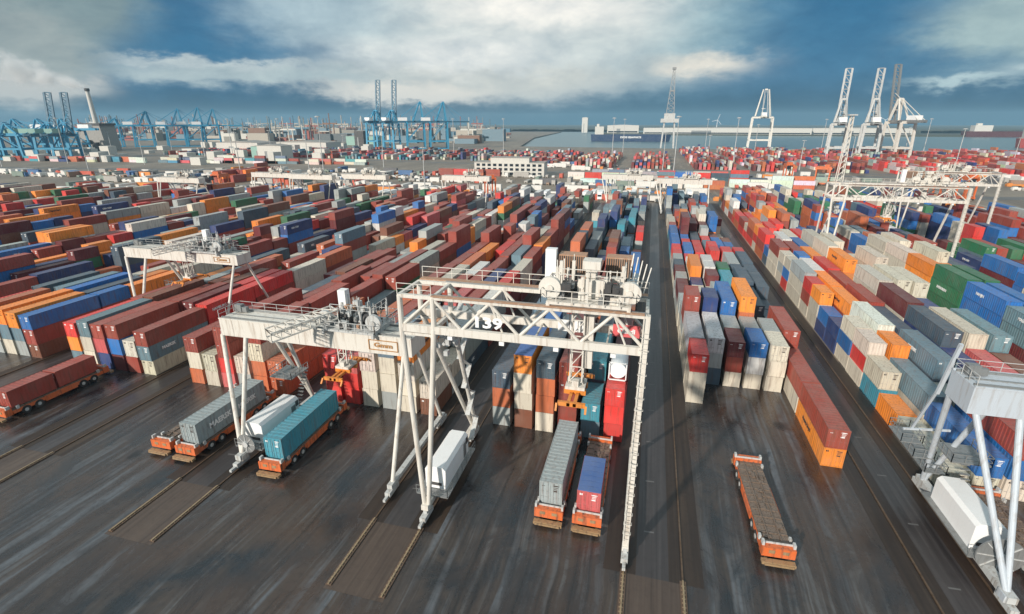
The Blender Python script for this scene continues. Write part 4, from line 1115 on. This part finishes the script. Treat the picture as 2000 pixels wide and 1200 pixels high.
class FB(MB):
    def beam(s, p, q, w, h): return MB.beam(s, p, q, w*1.35, h*1.35)
def sts_crane(lab, x, y, rz, m, boom_up, hb=34., ha=62., booml=62., rail=28., md=None, grp='ship to shore cranes on the far quays', house_m=SIGNW, W=9.):
    """portal with four legs, apex frame, back reach and a boom, raised or level; local +X points to the water"""
    md = md or m
    c = thing('quay_crane', lab, 'crane', (x, y, 0), rz, grp); X = rail
    for lx in (0, X):
        for ly in (-W, W): part('leg', FB().beam((lx, ly, 0), (lx + (0 if lx else 2), ly*.9, hb), 1.5, 1.9), m, c)
    b_ = FB()
    for ly in (-W, W):
        b_.beam((0, ly, 12), (X, ly, 12), 1.2, 1.6); b_.beam((0, ly, 12), (X*.9, ly*.95, hb-1), .7, .7); b_.beam((0, ly, 1), (X, ly, 1), 1., 1.)
    for lx in (0, X): b_.beam((lx, -W, 12), (lx, W, 12), 1., 1.6); b_.beam((lx+1, -W*.9, hb), (lx+1, W*.9, hb), 1.4, 2.)
    part('portal_beam', b_, m, c)
    b_ = FB()
    for ly in (-3.2, 3.2): b_.beam((-20, ly, hb+1.2), (X+2, ly, hb+1.2), 1.3, 2.2)
    for k in range(6): b_.beam((-20 + k*10, -3.2, hb+1.2), (-20+k*10, 3.2, hb+1.2), .8, .8)
    part('back_girder', b_, md, c)
    b_ = FB()
    for ly in (-4, 4):
        b_.beam((X-1, ly*W/6., hb+2), (X-4, ly*W/16., ha), 1.3, 1.5); b_.beam((X-17, ly*W/6., hb+2), (X-5, ly*W/16., ha), 1.1, 1.2); b_.beam((-17, ly, hb+2), (X-5, ly*.5, ha), .4, .4)
    b_.beam((X-4.5, -2.2, ha), (X-4.5, 2.2, ha), 1.4, 1.6); b_.beam((X-3, -3, hb+14), (X-3, 3, hb+14), .6, .6)
    part('apex_frame', b_, m, c)
    part('machinery_house', MB().box(-12, -4, hb+2.6, 2, 4, hb+7.5), house_m, c)
    b_ = FB(); a0 = Vector((X+2, 0, hb+1.2)); d = Vector((math.cos(R(80)), 0, math.sin(R(80)))) if boom_up else Vector((1, 0, 0)); e = a0 + d * booml
    for ly in (-3.2, 3.2): b_.beam(a0 + Vector((0, ly, 0)), e + Vector((0, ly, 0)), 1.2, 1.6)
    for k in range(9):
        p = a0 + d * (booml * k / 8); b_.beam(p + Vector((0, -3.2, 0)), p + Vector((0, 3.2, 0)), .7, .7)
        if k < 8: b_.beam(p + Vector((0, -3.2, 0)), a0 + d * (booml * (k+1) / 8) + Vector((0, 3.2, 0)), .5, .5)
    bm = part('boom', b_, md, c)
    st_ = FB(); st_.beam((X-4.5, 0, ha), e if not boom_up else a0 + d * booml * .5, .35, .35)
    if not boom_up: st_.beam((X-4.5, 0, ha), a0 + d * booml * .5, .35, .35)
    part('stay', st_, m, c)
    return c
WG = WHITE2
# blue cranes in the centre left
B_ = 'tall blue quay crane with raised dark boom, '
sts_crane(B_ + 'left of the raised pair', -434, 772, R(95), BLUECR, True, 40, 58, 64, md=BLUEDK)
sts_crane(B_ + 'right of the raised pair', -409, 779, R(95), BLUECR, True, 40, 58, 64, md=BLUEDK)
sts_crane('blue quay crane with lowered boom, third of the centre four', -380, 786, R(30), BLUECR, False, 40, 70, 34, md=BLUEDK)
sts_crane('blue quay crane with lowered boom, last of the centre four', -346, 798, R(30), BLUECR, False, 40, 70, 34, md=BLUEDK)
for k in range(5):
    sts_crane('blue quay crane with lowered boom, %s of the five behind the warehouses' % ORD[k], (-915, -868, -820, -792, -770)[k], (715, 735, 755, 770, 780)[k], R(40), BLUECR, False, 34, (46, 58, 62, 64, 62)[k], 36)
for k in range(3):
    sts_crane('paler blue quay crane behind the smoke row, %s from the left' % ORD[k], (-835, -800, -765)[k], (560, 566, 572)[k], R(200), BLUECR, False, 30, 44, 34)
for k in range(5):
    sts_crane(('blue quay crane under the smoke, %s from the left edge' % ORD[k]), (-722, -704, -686, -668, -650)[k], (440, 443, 448, 452, 457)[k], R(200 if k < 3 else 112), BLUECR, k in (3, 4), 26, 38, 46, rail=20, md=BLUEDK if k > 2 else None, house_m=GREENW)
# pale cranes on the right
sts_crane('left one of the three tall pale cranes with raised booms', 208, 705, R(78), WHITE2, True, 38, 66, 62, md=GREYM)
sts_crane('middle one of the three tall pale cranes with raised booms', 244, 712, R(78), WHITE2, True, 38, 66, 62, md=GREYM)
sts_crane('right one of the three tall pale cranes with raised booms', 281, 716, R(105), WHITE, True, 40, 66, 64, md=GREYM)
sts_crane('single white portal crane with no boom showing, right of centre', 172, 980, R(84), WHITE, False, 48, 92, 6, W=17)
sts_crane('large pale quay crane cut off by the right edge', 440, 640, R(100), WHITE2, False, 38, 62, 40)
# mast-like rig
rg = thing('drilling_rig', 'grey lattice rig tower with a boxy platform right of centre', 'rig', (22, 930, 0))
b_ = MB()
for sx in (-1, 1):
    for sy in (-1, 1): b_.beam((sx*10, sy*10, 0), (sx*8, sy*8, 40), 2.2, 2.2)
part('leg', b_, WG, rg); part('platform', MB().box(-14, -12, 40, 14, 12, 46).box(-9, -9, 46, 8, 9, 54), WG, rg)
b_ = MB()
for k in range(9):
    z0, z1 = 54 + k*7.6, 54 + (k+1)*7.6; w0, w1 = 6.0 - k*.55, 6.0 - (k+1)*.55
    for sx, sy in ((-1, -1), (1, -1), (1, 1), (-1, 1)): b_.bar((sx*w0, sy*w0, z0), (sx*w1, sy*w1, z1), .9)
    b_.bar((-w0, -w0, z0), (w1, -w1, z1), .6); b_.bar((w0, -w0, z0), (-w1, -w1, z1), .6); b_.bar((-w0, -w0, z0), (w0, -w0, z0), .6)
b_.cbox((0, 0, 88), (8, 8, 2)).cbox((0, 0, 121), (6, 6, 3)); part('derrick', b_, GREYM, rg)

# refinery block with stack and its smoke
rf = thing('power_plant', 'grey refinery block with a tall pale chimney under the smoke', 'plant', (-824, 640, 0))
part('hall', MB().extr([(-26, 0), (24, 0), (20, 36), (-24, 36)], -12, 12), BGREY, rf)
part('roof', MB().box(-26, -13, 36.02, 22, 13, 39), DARK, rf)
part('chimney', MB().tube((0, 0, 39), (-1, 0, 84), 3.6, 14, 2.6), BWHITE, rf)
part('chimney_cap', MB().tube((-1, 0, 84.02), (-1, 0, 88), 3.4, 14), DARK, rf)
for k in range(6): part('pipe_rack', MB().box(-30+k*11, -22, 0, -23+k*11, -13, 9+3*(k % 3)), BGREY if k % 2 else DARK, rf)
rp = random.Random(11)
b_ = MB()
for k in range(55): x, y, w_, h = rp.uniform(-760, -340), rp.uniform(420, 760), rp.uniform(6, 16), rp.uniform(4, 11); b_.box(x, y, .01, x+w_, y+rp.uniform(6, 14), h)
o = link('industrial_sheds', b_.mesh('industrial_sheds', BWHITE)); o['kind'] = 'stuff'; o['label'] = 'jumble of small pale sheds and tanks in the left distance'; o['category'] = 'sheds'

# lattice mast at right, light masts, wind turbines
lm = thing('lattice_mast', 'tall white lattice mast standing left of the far truss crane', 'mast', (119.8, 388, 0))
b_ = MB(); n = 12; Hm = 44.
for k in range(n):
    z0, z1 = Hm*k/n, Hm*(k+1)/n; w0, w1 = 1.9 - 1.1*k/n, 1.9 - 1.1*(k+1)/n
    for sx, sy in ((-1, -1), (1, -1), (1, 1), (-1, 1)): b_.bar((sx*w0, sy*w0, z0), (sx*w1, sy*w1, z1), .45)
    b_.bar((-w0, -w0, z0), (w1, -w1, z1), .3); b_.bar((w0, -w0, z1), (-w1, -w1, z0), .25)
part('tower', b_, WHITE, lm); part('lamp_platform', MB().box(-2.4, -2.4, Hm, 2.4, 2.4, Hm+.8), WHITE2, lm)
def light_mast():
    c = thing('light_mast', 'x', 'light mast', (0, 0, 0), 0, 'tall slender floodlight masts')
    part('pole', MB().tube((0, 0, 0), (0, 0, 44), .42, 8, .22), WHITE2, c)
    b_ = MB().disc((0, 0, 44.3), (0, 0, 1), 1.3, .4, 12)
    for k in range(8): a = k*math.pi/4; b_.cbox((1.5*math.cos(a), 1.5*math.sin(a), 43.9), (.6, .6, .5))
    part('lamp_ring', b_, WHITE2, c); return c
lmst = light_mast(); MASTS = [(682, 350, 'left of the blue cranes'), (1155, 318, 'right of the office building'), (1412, 330, 'above the far truck road'), (1845, 306, 'right of the three pale cranes'),
    (600, 305, 'over the left far stacks'), (520, 300, 'beyond the orange boxes'), (955, 300, 'left of the office roof'), (1358, 300, 'left of the wind turbine'), (35, 330, 'at the left edge under the smoke'),
    (120, 322, 'before the refinery block'), (1290, 352, 'in line with the rig'), (1180, 296, 'near the dark blue ship'), (1600, 300, 'left of the three pale cranes'), (865, 300, 'right of the blue cranes')]
def bpx(x, y, z=0.):
    r = fwd + rgt * ((x-1000)/1000.) + upv * ((600-y)/1000.); t = (z - CAM_H) / r.z; return (r.x*t, r.y*t)
MXY = [(-245.3, 358.3), (-39.1, 542.0), (75.6, 548.1), (317.4, 754.0), (-438.4, 559.3), (-520.0, 569.8), (-176.8, 630.2), (66.3, 748.3), (-602.8, 366.7), (-587.3, 416.0), (16.8, 425.8), (-38.6, 725.5), (224.5, 823.1), (-235.9, 615.6)]
for k, ((x, y), (_, _, w_)) in enumerate(zip(MXY, MASTS)):
    o = lmst if k == 0 else copy_tree(lmst); o.location = (x, y, 0); o['label'] = 'slender floodlight mast ' + w_
rm_ = random.Random(21); HW_ = ['nearest', 'second nearest', 'third nearest', 'fourth nearest', 'fifth nearest', 'sixth nearest', 'seventh nearest', 'eighth nearest', 'ninth nearest', 'tenth nearest', 'eleventh nearest', 'farthest']
for k in range(12):
    y = 285 + k * 34; x = -(.45 + .09 * (k * 5 % 12)) * y
    o = copy_tree(lmst); o.location = (x, y, 0); o.scale = (1, 1, rm_.uniform(.55, .85)); o['label'] = 'shorter floodlight mast on the left far yard, %s of twelve' % HW_[k]
for k in range(8):
    y = 480 + k * 40; x = (.02 + .075 * (k * 3 % 8)) * y
    o = copy_tree(lmst); o.location = (x, y, 0); o.scale = (1, 1, rm_.uniform(.55, .85)); o['label'] = 'shorter floodlight mast among the far red stacks, %s of eight' % (HW_[k] if k < 7 else 'farthest')
def turbine(lab, x, y, a0):
    c = thing('wind_turbine', lab, 'wind turbine', (x, y, 0), YAW); c.scale = (.62,) * 3
    part('tower', MB().tube((0, 0, 0), (0, 0, 80), 2.4, 10, 1.3), SIGNW, c); part('nacelle', MB().box(-1.6, -4, 79, 1.6, 5, 82.5), SIGNW, c)
    for k in range(3):
        a = a0 + k*2*math.pi/3; part('blade', MB().beam((0, -4.5, 81), (38*math.sin(a), -4.5, 81+38*math.cos(a)), .5, 2.0), SIGNW, c)
turbine('white wind turbine above the long white quay shed', 250, 2420, .3)
turbine('white wind turbine left of the three pale cranes', 900, 2520, .9)
turbine('white wind turbine at the right end of the horizon', 1270, 2100, -.2)

# straddle carriers, trucks, small yard vehicles
def straddle():
    c = thing('straddle_carrier', 'x', 'straddle carrier', (0, 0, 0), 0, 'straddle carriers out on the yard')
    b_ = MB()
    for sx in (-2.1, 2.1):
        for sy in (-4, 4): b_.beam((sx, sy, .9), (sx, sy, 11), .7, .8)
        b_.box(sx-.4, -5, .8, sx+.4, 5, 1.8); b_.box(sx-.4, -5, 10.4, sx+.4, 5, 11.6)
    part('frame', b_, ORANGE, c); part('top_deck', MB().box(-2.5, -4.6, 11.62, 2.5, 4.6, 12.3).box(-2.0, -3.5, 12.3, 1.6, -.5, 13.6), ORANGE, c)
    part('cab', MB().box(-2.4, -6.4, 9.2, -.6, -4.85, 11.4), GLASS, c)
    w_ = MB()
    for sx in (-2.1, 2.1):
        for sy in (-3.8, -1.4, 1.4, 3.8): w_.disc((sx, sy, .75), (1, 0, 0), .75, .5, 14)
    part('wheel', w_, TYRE, c); return c
s0 = straddle()
SX = [(94.5, 414, 0, 'orange straddle carrier alone on the road right of centre'), (112, 396, 1.2, 'orange straddle carrier at the foot of the lattice mast'), (150, 330, .4, 'orange straddle carrier behind the far truss crane'),
      (168, 340, .1, 'orange straddle carrier right of the far truss crane'), (-205, 262, .9, 'orange straddle carrier near the left white far cranes'), (-84, 272, .5, 'orange straddle carrier in front of the office building'), (-240, 250, .2, 'orange straddle carrier behind the left stacks')]
for k, (x, y, r_, l_) in enumerate(SX):
    o = s0 if k == 0 else copy_tree(s0); o.location = (x, y, 0); o.rotation_euler = (0, 0, r_); o['label'] = l_
def truck():
    c = thing('truck', 'x', 'truck', (0, 0, 0), 0, 'trucks waiting behind the container blocks')
    cb = part('cab', MB().extr([(-1.2, .6), (1.2, .6), (1.2, 3.4), (1.0, 3.7), (-1.0, 3.7), (-1.2, 3.4)], 0, 2.3), SIGNW, c)
    part('window', MB().box(-1.0, -.05, 2.0, 1.0, -.002, 3.0), GLASS, cb)
    part('trailer', MB().box(-1.2, 2.6, 1.1, 1.2, 15.2, 1.5).box(-.5, 2.3, .8, .5, 15, 1.1), DARK, c)
    w_ = MB()
    for y in (.9, 3.4, 11.6, 12.9, 14.2):
        for x in (-1.1, 1.1): w_.disc((x, y, .5), (1, 0, 0), .5, .35, 12)
    part('wheel', w_, TYRE, c)
    part('cargo_box', MB().box(-1.22, 2.7, 1.52, 1.22, 14.9, 4.2), SIGNW, c); return c
t0 = truck(); rp = random.Random(4); n_ = 0
for k, cx in enumerate(STRIPS[2:15]):
    for j in range(5):
        bxc = cx + 5.9 + j * 4.1
        if rp.random() < .35: continue
        o = t0 if n_ == 0 else copy_tree(t0); o.location = (bxc, yend(bxc) + 8 + rp.uniform(-1, 3), 0); n_ += 1
        o['label'] = '%s white truck from the left backed towards block ends, row of %s' % (ORD[j], SNAME[cx])
        o['label'] = ' '.join(o['label'].replace(' backed towards block ends, row of', ' parked beyond the').split()[:16])
def van(x, y, rz, lab):
    c = thing('van', lab, 'van', (x, y, 0), rz, 'vans parked near the office building')
    part('body', MB().box(-1, 0, .4, 1, 4.6, 1.3).box(-.9, 1.1, 1.3, .9, 4.5, 2.2), SIGNW, c); part('window', MB().box(-.8, 1.03, 1.4, .8, 1.09, 2.0), GLASS, c)
    w_ = MB()
    for yy in (.9, 3.7):
        for xx in (-.9, .9): w_.disc((xx, yy, .38), (1, 0, 0), .38, .24, 12)
    part('wheel', w_, TYRE, c)
for k, wd in enumerate(('leftmost', 'second', 'third', 'fourth', 'rightmost')): van(-250 + k*7.5, 345, R(80), wd + ' small white van in the row left of the office')

# ------------------------------------------------------------------ the air
hb_ = MB().box(-9100, -70, -6, 9100, 9100, 178)
m_ = bpy.data.materials.new('damp_sea_air'); m_.use_nodes = True; n_ = m_.node_tree; n_.nodes.clear()
o_ = n_.nodes.new('ShaderNodeOutputMaterial'); v_ = n_.nodes.new('ShaderNodeVolumePrincipled')
v_.inputs['Color'].default_value = (.42, .68, .86, 1); v_.inputs['Density'].default_value = .00009; v_.inputs['Anisotropy'].default_value = 0.
n_.links.new(v_.outputs[0], o_.inputs['Volume'])
o = link('haze', hb_.mesh('haze', m_)); o['kind'] = 'stuff'; o['label'] = 'thin blue grey haze over the terminal'; o['category'] = 'haze'

# white steam drifting from the refinery chimney towards the left
PA, PB = Vector((-827, 640, 90)), Vector((-1015, 640, 128)); PD_ = (PB - PA); PL = PD_.length; PD_.normalize()
hull = MB(); rings = []
for k in range(9):
    f = k / 8; c_ = PA.lerp(PB, f); r_ = 6 + 44 * f ** .8
    sx_ = PD_.cross(Vector((0, 1, 0))).normalized(); i0 = len(hull.v); rings.append(i0)
    for j in range(16):
        a_ = 2 * math.pi * j / 16; hull.v.append(tuple(c_ + sx_ * math.cos(a_) * r_ + Vector((0, 1, 0)) * math.sin(a_) * r_ * 1.2))
for k in range(8):
    for j in range(16):
        q = (j + 1) % 16; hull.f.append((rings[k] + j, rings[k] + q, rings[k+1] + q, rings[k+1] + j))
hull.f.append(tuple(rings[0] + j for j in range(16))[::-1]); hull.f.append(tuple(rings[8] + j for j in range(16)))
c0_ = PA.lerp(PB, .5); q_ = [Vector(hull.v[i]) for i in hull.f[60]]; fn_ = (q_[1]-q_[0]).cross(q_[2]-q_[0])
if fn_.dot(q_[0] - c0_) < 0: hull.f = [f[::-1] for f in hull.f]
m_ = bpy.data.materials.new('white_steam'); m_.use_nodes = True; t = NT(m_.node_tree); t.N.clear()
o_ = t.n('ShaderNodeOutputMaterial'); v_ = t.n('ShaderNodeVolumePrincipled')
v_.inputs['Color'].default_value = (.97, .97, .97, 1); v_.inputs['Anisotropy'].default_value = .1
pos = t.n('ShaderNodeTexCoord').outputs['Object']
rel = t.n('ShaderNodeVectorMath', operation='SUBTRACT'); t.L.new(pos, rel.inputs[0]); rel.inputs[1].default_value = tuple(PA)
dt = t.n('ShaderNodeVectorMath', operation='DOT_PRODUCT'); t.L.new(rel.outputs[0], dt.inputs[0]); dt.inputs[1].default_value = tuple(PD_)
al = t.n('ShaderNodeVectorMath', operation='SCALE'); al.inputs[0].default_value = tuple(PD_); t.L.new(dt.outputs['Value'], al.inputs['Scale'])
pe = t.n('ShaderNodeVectorMath', operation='SUBTRACT'); t.L.new(rel.outputs[0], pe.inputs[0]); t.L.new(al.outputs[0], pe.inputs[1])
ln_ = t.n('ShaderNodeVectorMath', operation='LENGTH'); t.L.new(pe.outputs[0], ln_.inputs[0])
f_ = t.m('DIVIDE', dt.outputs['Value'], PL, clamp=True)
rad = t.m('ADD', 4., t.m('MULTIPLY', f_, 40.))
nz = t.noise(t.mapping(pos, (.028, .028, .034)), 1, 5, .6, .5)
ragged = t.m('MULTIPLY', t.m('SUBTRACT', t.noise(t.mapping(pos, (.035, .035, .045), (9, 2, 0)), 1, 6, .62, .3), .5), 1.7)
edge = t.mapr(t.m('ADD', t.m('DIVIDE', ln_.outputs['Value'], rad), ragged), .85, .1, 0, 1, True)
dens = t.m('MULTIPLY', t.m('MULTIPLY', edge, t.mapr(nz, .38, .56, 0, 1, True)), t.mapr(f_, 0, 1., .16, .045))
dens = t.m('MULTIPLY', dens, t.mapr(f_, .75, 1., 1, 0, True))
t.L.new(dens, v_.inputs['Density']); t.L.new(v_.outputs[0], o_.inputs['Volume'])
o = link('steam_plume', hull.mesh('steam_plume', m_)); o['kind'] = 'stuff'; o['label'] = 'white steam drifting left from the refinery chimney'; o['category'] = 'steam'
